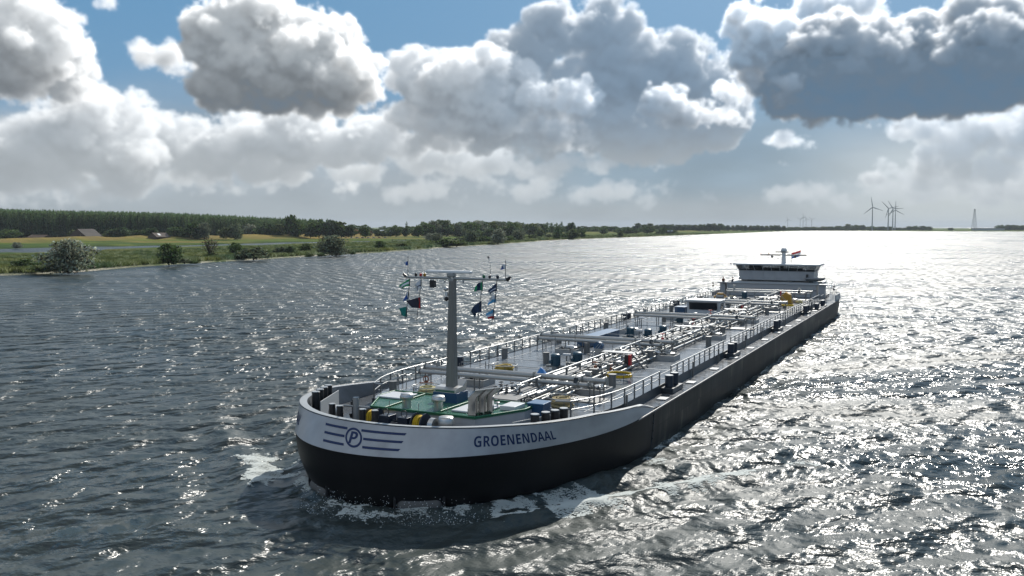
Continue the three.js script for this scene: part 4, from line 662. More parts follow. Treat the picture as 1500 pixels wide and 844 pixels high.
function ropeBasket(s, x, R, h, mat, label, seed, rim = true) {
  const g = group('rope_basket'); mesh('rope_coil', ropeHeap(R * 0.94, h, 0.055, seed, Math.round(26 * R)), mat, g);
  if (rim) { mesh('hoop', new THREE.TorusGeometry(R * 1.12, 0.035, 6, 32).rotateX(Math.PI / 2).translate(0, h + 0.12, 0), P.pipe, g); for (let k = 0; k < 6; k++) { const a = k * 1.047; mesh('upright', rod(V(Math.cos(a) * R * 1.12, 0, Math.sin(a) * R * 1.12), V(Math.cos(a) * R * 1.12, h + 0.12, Math.sin(a) * R * 1.12), 0.025, 5), P.post, g); } }
  aboard(g, s, x, DK + 0.01); return tag(g, label, 'rope basket', 'coiled lines on the tank deck');
}
ropeBasket(13.6, -4.5, 1.0, 0.75, P.ropePale, 'heap of pale yellow rope in a hoop behind the mast', 11);
ropeBasket(15.0, 6.0, 1.05, 0.6, P.ropeTan, 'tan rope coiled in a hoop beside the four port bollards', 12);
ropeBasket(27.4, -5.0, 1.05, 0.42, P.ropeGold, 'golden rope coil with a blue line by the starboard rail', 13);
{ const g = group('hose_basket'); mesh('yellow_hose', merge([0, 1, 2].map((k) => new THREE.TorusGeometry(1.05 - k * 0.04, 0.055, 6, 30).rotateX(Math.PI / 2).translate(0, 0.42 + k * 0.09, 0))), P.ropeY, g); mesh('blue_hose', merge([0, 1].map((k) => new THREE.TorusGeometry(0.92 - k * 0.12, 0.035, 6, 30).rotateX(Math.PI / 2).translate(0.05, 0.36 + k * 0.1, 0))), P.blueTop, g); mesh('hoop', new THREE.TorusGeometry(1.16, 0.03, 6, 32).rotateX(Math.PI / 2).translate(0, 0.66, 0), P.pipe, g); for (let k = 0; k < 7; k++) { const a = k * 0.8976; mesh('upright', rod(V(Math.cos(a) * 1.14, 0, Math.sin(a) * 1.14), V(Math.cos(a) * 1.14, 0.66, Math.sin(a) * 1.14), 0.03, 5), P.post, g); } aboard(g, 27.0, 6.0, DK + 0.01); tag(g, 'yellow and blue hose looped in a round rack by the cargo pipes', 'hose rack', 'coiled lines on the tank deck'); }
ropeBasket(117.5, -5.0, 0.8, 0.4, P.ropePale, 'low pale rope coil near the stern by the blue pump motor', 15, false);
ropeBasket(112.6, 7.2, 0.7, 0.4, P.ropePale, 'pale rope coil beside the amber covered winch', 16, false);
{ const g = group('hose_basket'); mesh('yellow_hose', merge([0, 1].map((k) => new THREE.TorusGeometry(0.9, 0.06, 6, 26).rotateX(Math.PI / 2).translate(0, 0.5 + k * 0.1, 0))), P.ropeY, g); for (let k = 0; k < 5; k++) { const a = k * 1.257; mesh('upright', rod(V(Math.cos(a), 0, Math.sin(a)), V(Math.cos(a), 0.62, Math.sin(a)), 0.03, 5), P.post, g); } aboard(g, 101.5, 7.2, DK + 0.01); tag(g, 'small yellow hose rack forward of the amber covered winch', 'hose rack', 'coiled lines on the tank deck'); }
{ const g = group('deck_chest'); mesh('chest_body', rbox(1.55, 0.85, 9.2, 0, 0.5, 0, 0.04), P.blue, g); mesh('chest_lid', rbox(1.65, 0.07, 9.3, 0, 0.96, 0, 0.03), P.blueTop, g); for (const z of [-3.6, -1.2, 1.2, 3.6]) mesh('skid', box(1.3, 0.08, 0.3, 0, 0.04, z), P.coaming, g); aboard(g, 49.9, -4.6, DK + 0.005); tag(g, 'long dark blue storage chest under the crosswise pipes', 'chest'); }
{ const g = group('deck_chest'); mesh('chest_body', rbox(1.5, 0.95, 1.8, 0, 0.48, 0, 0.04), P.blue, g); mesh('chest_lid', rbox(1.6, 0.07, 1.9, 0, 0.99, 0, 0.03), P.blueTop, g); aboard(g, 86.8, -5.7, DK + 0.005); tag(g, 'short dark blue chest beside the white deck cabin', 'chest'); }
{ const g = group('deck_cabin'); const sh = new THREE.Shape(); sh.moveTo(-1.5, 0); sh.lineTo(-1.5, 2.0); sh.lineTo(1.55, 2.0); sh.lineTo(1.2, 0.7); sh.lineTo(1.2, 0); sh.closePath();
  mesh('cabin_shell', new THREE.ExtrudeGeometry(sh, { depth: 4.7, bevelEnabled: true, bevelSize: 0.05, bevelThickness: 0.05, bevelSegments: 2 }).rotateY(-Math.PI / 2).translate(2.35, 0.06, 0), P.whiteB, g);
  mesh('cabin_roof', rbox(5.2, 0.22, 3.6, 0, 2.16, 0.1, 0.08), P.whiteB, g); mesh('front_window', rbox(4.1, 1.08, 0.06, 0, 0, 0, 0.02).rotateX(0.262).translate(0, 1.36, 1.46), P.glass, g); mesh('side_window', rbox(0.06, 0.9, 1.8, 2.43, 1.35, 0, 0.02), P.glass, g); mesh('cabin_door', rbox(0.05, 1.5, 0.8, 2.44, 0.8, -1.0, 0.02), P.cap, g);
  aboard(g, 86.2, -1.9, DK + 0.005); tag(g, 'white deck cabin with a wide dark slanted window', 'cabin'); }
{ const g = group('covered_winch'); const sh = new THREE.Shape(); sh.moveTo(-0.85, 0); sh.lineTo(-0.75, 1.2); sh.lineTo(-0.35, 1.5); sh.lineTo(-0.1, 1.75); sh.lineTo(0.25, 1.55); sh.lineTo(0.6, 1.45); sh.lineTo(0.85, 0); sh.closePath(); mesh('cover', new THREE.ExtrudeGeometry(sh, { depth: 0.9, bevelEnabled: true, bevelSize: 0.12, bevelThickness: 0.16, bevelSegments: 2 }).translate(0, 0.12, -0.45), P.amber, g); mesh('base', rbox(1.9, 0.14, 1.3, 0, 0.07, 0), P.coaming, g); aboard(g, 110.6, 5.5, DK + 0.005); tag(g, 'amber tarpaulin covered winch standing forward of the accommodation', 'winch'); }
{ const g = group('amber_frame'); mesh('frame', merge([rod(V(-1.2, 0, 0), V(-0.7, 0.9, 0), 0.1, 6), rod(V(1.2, 0, 0), V(0.7, 0.9, 0), 0.1, 6), rod(V(-0.7, 0.9, 0), V(0.7, 0.9, 0), 0.1, 6), rbox(1.1, 0.3, 0.7, 0, 1.0, 0), rbox(2.4, 0.25, 0.5, 0, 0.45, 0)]), P.amber, g); mesh('drum', new THREE.CylinderGeometry(0.36, 0.36, 1.3, 16).rotateZ(Math.PI / 2).translate(0, 0.5, 0.3), P.galv, g); aboard(g, 115, -6.6, DK + 0.005); tag(g, 'amber frame with a grey drum by the starboard rail near the stern', 'hose reel'); }
{ const g = group('tarpaulin'); const b = grid(14, 12, (u, v) => { const x = (u - 0.5) * 1.3, z = (v - 0.5) * 1.1, y = 0.1 + 0.75 * Math.exp(-((x - 0.1) ** 2 + z * z) * 5) + 0.06 * vnoise(x * 4, z * 4, 3); return [x, y, z]; }); mesh('cloth', b, M(0.02, 0.16, 0.42, 0.6, { side: THREE.DoubleSide }), g); aboard(g, 22.4, 0.9, DK + 0.55); tag(g, 'crumpled bright blue cloth thrown over a valve', 'tarpaulin'); }
{ const g = group('dinghy'); const pts = []; const bt = grid(20, 10, (u, v) => { const L = 3.6, z = (u - 0.5) * L, w = 0.75 * Math.pow(Math.max(0, 1 - Math.pow(Math.abs(u - 0.42) / 0.58, 2.6)), 0.6) + 0.03, a = (v - 0.5) * Math.PI; return [Math.sin(a) * w, 0.55 - Math.cos(a) * 0.5 * (0.4 + 0.6 * w / 0.75) + 0.15 * Math.pow(u, 3), z]; }); mesh('boat_hull', bt, M(0.13, 0.14, 0.15, 0.5, { side: THREE.DoubleSide }), g); const rim = []; for (let i = 0; i <= 40; i++) { const u = Math.abs(i / 20 - 1), sg = i < 20 ? 1 : -1, w = 0.75 * Math.pow(Math.max(0, 1 - Math.pow(Math.abs(u - 0.42) / 0.58, 2.6)), 0.6) + 0.03; rim.push(V(sg * w, 0.57 + 0.15 * u ** 3, (u - 0.5) * 3.6)); } mesh('gunwale_tube', tube(rim, 0.13, 8, 80), M(0.2, 0.21, 0.22, 0.6), g); mesh('outboard_motor', merge([rbox(0.3, 0.5, 0.34, 0, 1.05, -1.75), rbox(0.14, 0.8, 0.14, 0, 0.5, -1.85)]), P.black, g); mesh('cradle', merge([rbox(1.3, 0.3, 0.2, 0, -0.08, 0.9), rbox(1.3, 0.3, 0.2, 0, -0.08, -0.9)]), P.post, g); aboard(g, 130.2, 7.4, 6.33, 1.2); tag(g, 'grey dinghy with black outboard on the port side of the wheelhouse', 'dinghy'); }

// ------------------------------------------------------------------ where the trees stand: [east, distance, ground, height, spread, kind]
const TREES_NEAR = [[-154,310,0.8,12.3,13.7,'willow'],[-174,319,0.8,5.6,9.3,'shrub'],[-163,310,0.8,3.5,9.5,'shrub'],[-144,375,0.8,10.1,9.7,'oak'],[-141,385,0.8,2.9,7.6,'shrub'],[-137,385,0.8,1.7,5.9,'shrub'],[-153,453,0.8,11.2,9.7,'bare'],[-152,453,0.8,3.8,6.9,'shrub'],[-154,497,0.8,8.1,6.4,'oak'],[-124,429,0.8,7.7,13.1,'shrub'],[-134,443,0.8,5.4,6.8,'shrub'],[-125,453,0.8,5.5,4.8,'shrub'],[-129,497,0.8,6.2,8.3,'shrub'],[-123,497,0.8,6.0,5.3,'oak'],[-127,550,0.8,6.5,7.1,'oak'],[-101,474,0.8,2.5,4.3,'shrub'],[-106,469,0.8,2.3,5.0,'shrub'],[-100,497,0.8,11.9,12.9,'willow'],[-95,509,0.8,5.0,4.7,'shrub'],[-91,509,0.8,2.3,3.9,'shrub'],[-91,616,0.8,7.2,7.5,'oak'],[-80,655,0.8,5.7,10.0,'shrub'],[-311,1332,0.8,8.1,9.2,'willow'],[-368,665,0.8,4.8,6.1,'willow'],[-194,340,0.8,1.8,3.6,'shrub']];
const TREES_MID = [[-569,1010,3.0,12.3,20.1,'oak'],[-451,1030,3.0,14.6,25.1,'oak'],[-464,1030,3.0,9.2,12.6,'oak'],[-430,1030,3.0,11.5,15.7,'oak'],[-419,1030,3.0,13.1,12.6,'oak'],[-413,1030,3.0,14.7,11.0,'oak'],[-505,1030,3.0,11.5,9.4,'oak'],[-386,1030,3.0,15.5,18.9,'oak'],[-373,1030,3.0,14.7,17.3,'oak'],[-361,1030,3.0,13.9,12.6,'oak'],[-329,1030,3.0,14.7,17.3,'oak'],[-354,1030,3.0,20.2,14.1,'willow'],[-365,1030,3.0,21.7,15.7,'oak'],[-318,1030,3.0,19.4,14.2,'willow'],[-338,1160,3.0,18.4,15.9,'willow'],[-343,1160,3.0,15.7,8.9,'oak'],[-318,1160,3.0,21.0,26.6,'oak'],[-301,1160,3.0,20.1,21.3,'oak'],[-285,1160,3.0,33.4,17.7,'oak'],[-278,1160,3.0,24.5,21.3,'oak'],[-261,1160,3.0,15.7,17.7,'oak'],[-241,1160,3.0,16.6,14.2,'oak'],[-228,1160,3.0,17.1,15.9,'oak'],[-250,1160,3.0,26.3,23.0,'oak'],[-235,1160,3.0,26.8,23.0,'oak'],[-221,1160,3.0,22.8,21.3,'oak'],[-208,1160,3.0,19.2,17.7,'oak'],[-190,1160,3.0,18.4,12.4,'oak'],[-188,1250,3.0,12.1,9.5,'oak'],[-181,1250,3.0,9.2,17.2,'oak'],[-169,1250,3.0,8.3,13.4,'oak'],[-162,1250,3.0,17.8,15.3,'oak'],[-149,1250,3.0,13.0,9.5,'oak'],[-147,1250,3.0,22.1,4.8,'poplar'],[-136,1250,3.0,12.1,11.5,'oak'],[-130,1250,3.0,17.8,11.4,'oak']];
const TREES_GROVE = [[-131,1345,1.2,25.6,22.6,'oak'],[-120,1363,1.2,26.5,22.9,'willow'],[-110,1383,1.2,30.4,23.2,'oak'],[-103,1400,1.2,29.7,23.5,'oak'],[-87,1423,1.2,24.2,23.9,'willow'],[-75,1446,1.2,26.3,24.3,'oak'],[-67,1464,1.2,27.3,24.6,'oak'],[-56,1484,1.2,28.1,24.9,'willow'],[-50,1500,1.2,29.4,25.2,'oak'],[-36,1524,1.2,27.3,25.6,'oak'],[-25,1541,1.2,26.9,25.9,'willow'],[-13,1563,1.2,27.7,26.2,'oak'],[-2,1585,1.2,27.9,26.6,'oak'],[7,1608,1.2,25.6,27.0,'willow'],[17,1624,1.2,26.2,27.3,'oak'],[34,1648,1.2,24.6,27.7,'oak'],[44,1673,1.2,23.9,19.2,'willow'],[56,1693,1.2,24.5,19.4,'oak'],[64,1711,1.2,23.5,19.6,'poplar'],[78,1732,1.2,24.2,19.8,'poplar']];
const TREES_FRONT = [[-71,842,0.8,10.9,10.3,'willow'],[-54,724,0.8,8.8,14.4,'shrub'],[-44,711,0.8,7.3,15.2,'shrub'],[-40,878,0.8,13.7,12.1,'willow'],[-55,960,0.8,6.5,14.7,'shrub'],[-28,917,0.8,8.3,14.0,'shrub'],[-13,835,0.8,15.1,12.8,'willow'],[-6,960,0.8,7.3,13.2,'oak'],[6,1032,0.8,12.9,12.6,'willow'],[10,1059,0.8,14.9,9.7,'willow'],[0,1332,0.8,20.3,20.3,'oak'],[27,1180,0.8,8.0,16.2,'shrub'],[41,1332,0.8,14.2,12.2,'oak'],[-12,1332,0.8,18.2,16.3,'oak'],[54,1290,0.8,7.3,13.8,'shrub'],[59,1147,0.8,20.5,10.5,'poplar'],[73,1332,0.8,24.3,8.1,'poplar'],[57,1147,0.8,10.9,8.8,'oak'],[101,1530,0.8,26.8,16.3,'oak'],[81,1180,0.8,14.8,18.0,'oak'],[97,1251,0.8,13.3,9.6,'oak'],[74,1251,0.8,8.5,11.5,'shrub'],[-51,1332,0.8,12.1,18.3,'oak'],[-32,1332,0.8,15.2,18.3,'oak'],[-97,1059,0.8,8.8,11.3,'willow'],[167,1376,0.8,11.0,9.5,'oak'],[159,1376,0.8,4.7,6.3,'shrub'],[315,1877,0.8,9.3,8.6,'oak'],[1158,4132,0.8,11.0,25.2,'oak'],[973,3756,0.8,5.7,11.5,'shrub']];
const TREES_FAR = [[365,2600,2,29.4,23.8,'oak'],[401,2600,2,28.4,27.8,'oak'],[385,2600,2,25.4,19.8,'oak'],[469,2900,2,24.5,17.7,'oak'],[482,2900,2,25.8,17.7,'oak'],[494,2900,2,26.3,17.7,'oak'],[505,2900,2,25.9,17.7,'oak'],[519,2900,2,26.7,17.7,'oak'],[533,2900,2,25.9,17.7,'oak'],[545,2900,2,24.7,17.7,'oak'],[558,2900,2,25.9,17.7,'oak'],[572,2900,2,25.0,17.7,'oak'],[583,2900,2,24.3,17.7,'oak'],[594,2900,2,24.8,17.7,'oak'],[609,2900,2,26.6,17.7,'oak'],[623,2900,2,25.8,17.7,'oak'],[638,2900,2,29.5,22.1,'oak'],[655,2900,2,29.5,22.1,'oak'],[673,2900,2,29.2,22.1,'oak'],[734,3100,2,23.2,16.6,'oak'],[747,3100,2,23.7,16.6,'oak'],[765,3100,2,22.8,16.6,'oak'],[780,3100,2,24.6,16.6,'oak'],[795,3100,2,23.0,16.6,'oak'],[808,3100,2,23.0,16.6,'oak'],[825,3100,2,22.4,16.6,'oak'],[837,3100,2,22.0,16.6,'oak'],[850,3100,2,23.8,16.6,'oak'],[866,3100,2,21.7,16.6,'oak'],[880,3100,2,21.5,16.6,'oak'],[896,3100,2,23.3,16.6,'oak'],[910,3100,2,23.6,16.6,'oak'],[922,3100,2,23.6,16.6,'oak'],[939,3100,2,20.6,16.6,'oak'],[239,2300,2,19.8,28.1,'oak'],[219,2300,2,17.1,21.1,'oak'],[258,2300,2,15.4,24.6,'oak']];
const TREES_RIGHT = [[1459,3900,1.5,31.4,29.8,'oak'],[1423,3900,1.5,22.4,41.7,'oak'],[1495,3900,1.5,26.9,35.7,'oak'],[1524,3900,1.5,26.9,29.8,'oak'],[1355,3900,1.5,19.5,41.7,'oak'],[1387,3900,1.5,19.5,35.7,'oak'],[1563,3900,1.5,21.0,41.7,'oak'],[1608,3900,1.5,19.5,41.7,'oak'],[1643,3900,1.5,19.5,29.8,'oak'],[1641,3700,1.5,20.6,22.6,'oak'],[1666,3700,1.5,22.1,28.2,'oak'],[1695,3700,1.5,22.1,33.9,'oak'],[1723,3700,1.5,19.2,28.2,'oak'],[1813,3700,1.5,13.6,22.6,'oak'],[2019,3700,1.5,26.3,33.9,'oak'],[2048,3700,1.5,27.7,33.9,'oak'],[2076,3700,1.5,26.3,39.5,'oak'],[2107,3700,1.5,24.9,39.5,'oak'],[2138,3700,1.5,24.9,33.9,'oak'],[1280,3900,1.5,18.0,41.7,'oak'],[1316,3900,1.5,18.0,41.7,'oak'],[1238,3900,1.5,18.0,29.8,'oak']];

// ------------------------------------------------------------------ the banks
const SHORE = [[-420, 190], [-260, 250], [-173, 303], [-165, 314], [-158, 328], [-154, 367], [-146, 399], [-132, 438], [-118, 481], [-102, 535], [-90, 563], [-72, 628], [-53, 711], [-15, 837], [51, 1096], [127, 1284], [234, 1517], [434, 1991], [816, 2894], [1040, 3420], [1250, 3800], [1420, 3780], [1540, 3560], [1680, 3330], [1900, 3150], [2400, 2950], [4200, 2500]];
const POND = [[-480, 520], [-336, 588], [-339, 658], [-325, 708], [-298, 757], [-271, 789], [-222, 882], [-208, 940], [-146, 1005], [-110, 1070]], POND_W = [60, 46, 44, 42, 34, 30, 34, 30, 26, 30];
const DYKE = [[-900, 700], [-600, 830], [-508, 888], [-479, 955], [-440, 1000], [-380, 1050], [-320, 1130], [-240, 1290], [-120, 1560], [100, 1900], [420, 2500], [760, 3300], [1050, 4200]];
function toLine(line, x, z, widths) {       // distance to a polyline, less its half width
  let best = 1e9, along = 0;
  for (let i = 0; i < line.length - 1; i++) { const [ax, az] = line[i], [bx, bz] = line[i + 1], dx = bx - ax, dz = bz - az, t = clamp(((x - ax) * dx + (z - az) * dz) / (dx * dx + dz * dz)), d = Math.hypot(x - ax - dx * t, z - az - dz * t) - (widths ? lerp(widths[i], widths[i + 1], t) : 0); if (d < best) { best = d; along = i + t; } }
  return [best, along];
}
function landHeight(x, z, off) {            // z = distance away
  let y = off < 0 ? off * 0.25 - 0.1 : lerp(-0.1, 0.75, smooth(0, 5, off)) + 0.35 * smooth(5, 60, off) + 0.22 * fbm(x * 0.045, z * 0.045, 1, 3) * smooth(2, 12, off);
  const near = x < -60 && z < 1200 ? toLine(POND, x, z, POND_W)[0] + 9 * fbm(x * 0.03, z * 0.03, 5, 2) : 99;
  if (near < 14) y = lerp(-0.7, y, smooth(-3, 8, near));
  const [dd, al] = toLine(DYKE, x, z), crest = lerp(3.8, 5.6, smooth(1.5, 6, al)) * (z > 1500 ? 0.8 : 1);
  if (off > 60) y += crest * smooth(38, 5, dd);
  const behind = smooth(0, 200, off - 300); y += behind * 0.8;
  return [y, near, dd];
}
const shorePts = (() => { const c = new THREE.CatmullRomCurve3(SHORE.map(([x, z]) => V(x, 0, z)), false, 'catmullrom', 0.4), n = 620, out = []; for (let i = 0; i <= n; i++) out.push(c.getPoint(Math.pow(i / n, 1.0))); return out; })();
const inland = (i) => { const p = shorePts[i], t = smooth(1100, 1700, p.x); return V(lerp(-0.72, 0.12, t), 0, lerp(0.69, 0.99, t)).normalize(); };
const bankMat = new THREE.MeshPhysicalMaterial({ color: 0xffffff, vertexColors: true, roughness: 1, specularIntensity: 0.1, bumpMap: rep(deckBump, 1), bumpScale: 0.5 });
{
  const off = [-12, -4, -1, 0, 0.7, 1.6, 3, 5, 8, 12, 17, 24, 32, 42, 54, 68, 84, 102, 122, 145, 170, 196, 222, 250, 278, 306, 335, 365, 396, 428, 462, 498, 536, 576, 620, 670, 730, 800, 900, 1050, 1300, 1700, 2400, 3600, 6000, 11000, 20000], n = shorePts.length - 1, p = [], col = [], uv = [], ix = [];
  for (let i = 0; i <= n; i++) {
    const d = inland(i);
    for (const o of off) {
      const x = shorePts[i].x + d.x * o, z = shorePts[i].z + d.z * o, [y, pond, dd] = landHeight(x, z, o);
      p.push(x, y, -z); uv.push(x / 9, z / 9);
      const a = fbm(x * 0.02, z * 0.02, 3, 4), b = fbm(x * 0.11, z * 0.11, 8, 3), c = fbm(x * 0.006, z * 0.012, 12, 3);
      let r = 0.082 + 0.06 * a + 0.04 * b, g = 0.12 + 0.05 * a + 0.05 * b, bl = 0.028 + 0.008 * b;
      const dry = clamp(smooth(62, 14, dd + 26 * b) + 0.75 * smooth(0.05, 0.35, c + 0.3 * b) * smooth(120, 260, o)) * (z < 1700 ? 0.82 : 0.25);
      r = lerp(r, 0.27 + 0.12 * b, dry); g = lerp(g, 0.19 + 0.08 * b, dry); bl = lerp(bl, 0.065, dry);
      if (pond < 10) { const k = smooth(10, 1, pond); r = lerp(r, 0.035, k); g = lerp(g, 0.058, k); bl = lerp(bl, 0.018, k); }
      const stones = smooth(6, 2.2, o + 2.2 * b) * (o > -2 ? 1 : 0) * clamp(0.6 + 1.6 * a + 0.8 * b, 0.1, 1); r = lerp(r, 0.42 + 0.22 * b, stones); g = lerp(g, 0.38 + 0.2 * b, stones); bl = lerp(bl, 0.31 + 0.17 * b, stones);
      col.push(Math.max(0.012, r), Math.max(0.015, g), Math.max(0.006, bl));
    }
  }
  const m = off.length; for (let i = 0; i < n; i++) for (let j = 0; j < m - 1; j++) { const a = i * m + j, b = a + 1, c = a + m, d = c + 1; ix.push(a, c, b, b, c, d); }
  const g = new THREE.BufferGeometry(); g.setAttribute('position', new THREE.Float32BufferAttribute(p, 3)); g.setAttribute('uv', new THREE.Float32BufferAttribute(uv, 2)); g.setAttribute('color', new THREE.Float32BufferAttribute(col, 3)); g.setIndex(ix); g.computeVertexNormals();
  tag(mesh('ground', g, bankMat), 'low grassy river bank with a stony edge, a long pool and a dry dyke', 'river bank', null, 'structure');
}

// ------------------------------------------------------------------ plants
function leafCloud(seed, lobes, n, size, tint, spread = 0.3) {   // leaf-sized faces through lobes [x, y, z, rx, ry, rz]
  const r = rng(seed), p = new Float32Array(n * 9), nn = new Float32Array(n * 9), c = new Float32Array(n * 9), wts = lobes.map((l) => Math.cbrt(l[3] * l[4] * l[5]) ** 2), sum = wts.reduce((a, b) => a + b, 0), v = V(0, 0, 0), q = new THREE.Quaternion(), e = new THREE.Euler();
  for (let i = 0; i < n; i++) {
    let k = 0, t = r() * sum; while (k < lobes.length - 1 && (t -= wts[k]) > 0) k++;
    const l = lobes[k], u = r() * 2 - 1, a = r() * 6.283, s = Math.sqrt(1 - u * u), dir = [s * Math.cos(a), u, s * Math.sin(a)], clump = 1 + spread * fbm(dir[0] * 2.6 + k * 7, dir[1] * 2.6, dir[2] * 2.6 + seed, 3), rad = Math.pow(r(), 0.4) * clump * (r() < 0.08 ? 1.22 : 1);
    const cx = l[0] + dir[0] * l[3] * rad, cy = l[1] + dir[1] * l[4] * rad, cz = l[2] + dir[2] * l[5] * rad; e.set(r() * 6.28, r() * 6.28, r() * 6.28); q.setFromEuler(e);
    const sz = size * (0.6 + 0.8 * r()), shade = 1.35 + 0.7 * r(), warm = (r() - 0.5) * 0.3;
    for (let j = 0; j < 3; j++) {
      v.set([-0.5, 0.5, 0][j] * sz, [-0.4, -0.4, 0.6][j] * sz, 0).applyQuaternion(q); const o = i * 9 + j * 3; p[o] = cx + v.x; p[o + 1] = cy + v.y; p[o + 2] = cz + v.z;
      v.set(0, 0, 1).applyQuaternion(q); const sgn = v.x * dir[0] + v.y * dir[1] + v.z * dir[2] < 0 ? -1 : 1; v.multiplyScalar(sgn * 0.55).add(V(dir[0], dir[1] + 0.15, dir[2]).multiplyScalar(0.6)).normalize(); nn[o] = v.x; nn[o + 1] = v.y; nn[o + 2] = v.z;
      c[o] = tint[0] * shade * (1 + warm); c[o + 1] = tint[1] * shade; c[o + 2] = tint[2] * shade * (1 - warm * 0.6);
    }
  }
  const g = new THREE.BufferGeometry(); g.setAttribute('position', new THREE.BufferAttribute(p, 3)); g.setAttribute('normal', new THREE.BufferAttribute(nn, 3)); g.setAttribute('color', new THREE.BufferAttribute(c, 3)); g.setAttribute('uv', new THREE.BufferAttribute(new Float32Array(n * 6), 2)); return g;
}
const leafMat = new THREE.MeshPhysicalMaterial({ color: 0xffffff, vertexColors: true, roughness: 0.9, transmission: 0.42, thickness: 0, specularIntensity: 0.3 });
const barkMat = M(0.055, 0.045, 0.035, 0.95);
function lobesOf(seed, n, y0, y1, w, taper) { const r = rng(seed), L = []; for (let i = 0; i < n; i++) { const t = (i + r()) / n, y = lerp(y0, y1, t), reach = w * 0.5 * taper(t), a = i * 2.4 + r() * 0.8, d = reach * (0.35 + 0.4 * r()), s = reach * (0.5 + 0.25 * r()); L.push([Math.cos(a) * d, y, Math.sin(a) * d, s, s * (0.55 + 0.25 * r()) * (y1 - y0) / w * 0.9, s]); } return L; }
const limbs = (seed, h, top, n, spread) => { const r = rng(seed), a = [rod(V(0, -0.03, 0), V(0.01, h, 0.01), 0.03, 7, 0.018)]; for (let i = 0; i < n; i++) { const t = lerp(0.3, 1, r()) * h, an = i * 2.4 + r(), l = spread * (0.5 + r() * 0.5); a.push(rod(V(0, t, 0), V(Math.cos(an) * l, lerp(t, top, 0.55 + 0.3 * r()), Math.sin(an) * l), 0.014, 5, 0.005)); } return merge(a); };
const OAK = (t) => Math.pow(Math.sin(Math.PI * clamp(0.16 + t * 0.76)), 0.7), WIL = (t) => 0.5 + 0.5 * Math.sin(Math.PI * clamp(0.2 + t * 0.75)), POP = (t) => 0.55 + 0.45 * Math.sin(Math.PI * (0.15 + 0.75 * t)), SHR = (t) => Math.sqrt(1 - 0.75 * t * t);
const SPECIES = {};
const species = (kind, k, crown, trunk) => { (SPECIES[kind] ??= []).push([crown, trunk]); };
for (let k = 0; k < 4; k++) { species('oak', k, leafCloud(100 + k, lobesOf(10 + k, 13, 0.1, 0.86, 1.05, OAK), 1900, 0.075, [[0.062, 0.1, 0.03], [0.075, 0.115, 0.036], [0.055, 0.088, 0.034], [0.085, 0.112, 0.036]][k], 0.6), limbs(k, 0.55, 0.8, 6, 0.28)); }
for (let k = 0; k < 3; k++) species('willow', k, leafCloud(200 + k, lobesOf(30 + k, 17, 0.06, 0.9, 1.0, WIL), 2900, 0.06, [[0.2, 0.22, 0.16], [0.12, 0.14, 0.09], [0.105, 0.13, 0.075]][k], 0.5), limbs(20 + k, 0.5, 0.85, 8, 0.3));
for (let k = 0; k < 2; k++) species('poplar', k, leafCloud(300 + k, lobesOf(50 + k, 12, 0.14, 0.92, 0.8, POP), 900, 0.06, [[0.066, 0.108, 0.042], [0.084, 0.125, 0.052]][k], 0.5), limbs(40 + k, 0.8, 0.95, 4, 0.2));
for (let k = 0; k < 3; k++) species('shrub', k, leafCloud(400 + k, lobesOf(70 + k, 9, 0.14, 0.72, 1.0, SHR), 1500, 0.085, [[0.062, 0.098, 0.03], [0.08, 0.105, 0.034], [0.095, 0.115, 0.062]][k], 0.75), limbs(60 + k, 0.35, 0.6, 7, 0.36));
species('bare', 0, leafCloud(500, lobesOf(90, 10, 0.3, 0.9, 0.9, OAK), 420, 0.05, [0.075, 0.06, 0.04], 0.6), (() => { const r = rng(8), a = []; for (let i = 0; i < 46; i++) { const an = r() * 6.283, l = 0.12 + 0.36 * r(), y = 0.12 + 0.3 * r(); a.push(tube([V(0, y * 0.4, 0), V(Math.cos(an) * l * 0.35, y + 0.12, Math.sin(an) * l * 0.35), V(Math.cos(an) * l, y + 0.35 + 0.25 * r(), Math.sin(an) * l)], 0.006, 4, 6)); } return merge(a); })());
const seenKind = {};
function plant([x, z, base, h, w, kind], label, grp, name) {
  const list = SPECIES[kind], n = (seenKind[kind] = (seenKind[kind] ?? -1) + 1), [crown, trunk] = list[n % list.length], t = group(name ?? (kind === 'shrub' ? 'bush' : kind === 'bare' ? 'bare_tree' : kind === 'oak' ? 'tree' : kind + '_tree'));
  mesh('crown', crown, leafMat, t); mesh('trunk', trunk, barkMat, t);
  t.position.set(x, base - 0.1, -z); t.scale.set(w * 1.12, h, w * 1.12); t.rotation.y = n * 1.7;
  return tag(t, label, kind === 'shrub' ? 'bush' : 'tree', grp);
}
const NEAR_LABELS = ['big silvery willow leaning over the stony edge of the bank', 'rounded green bush between the willow and the pool', 'low brownish bush at the foot of the big silvery willow', 'dark leafy tree standing alone on the bank edge', 'low bush right of the lone dark tree', 'small low bush near the lone dark tree', 'bare brown twiggy tree on the bank before the pool', 'dark bush under the bare twiggy tree', 'small leafy tree between the bare tree and the wide dark bush', 'wide dark bush at the water edge', 'dark bush on the bare tree side of the wide dark bush', 'small bush on the far side of the wide dark bush', 'broad dark bush in the grass before the pool', 'slim leafy tree beside the broad dark bush', 'dense young tree between broad bush and pale willow', 'low bush at the foot of the pale willow', 'knee high bush at the stony edge near the pale willow', 'pale grey willow on the bank opposite the pool end', 'dark bush right beside the pale grey willow', 'little round bush just past the pale grey willow', 'small spreading tree on the narrow neck of the bank', 'squat dark bush in front of the jetty posts', 'pale young willow on the dry dyke', 'pale round willow at the far edge of the pool', 'low bush at the upstream end of the bank'];
TREES_NEAR.forEach((t, i) => plant(t, NEAR_LABELS[i]));
const KIND_WORD = { oak: 'round green tree', willow: 'pale grey-green willow', poplar: 'slender upright poplar', shrub: 'dense green bush' };
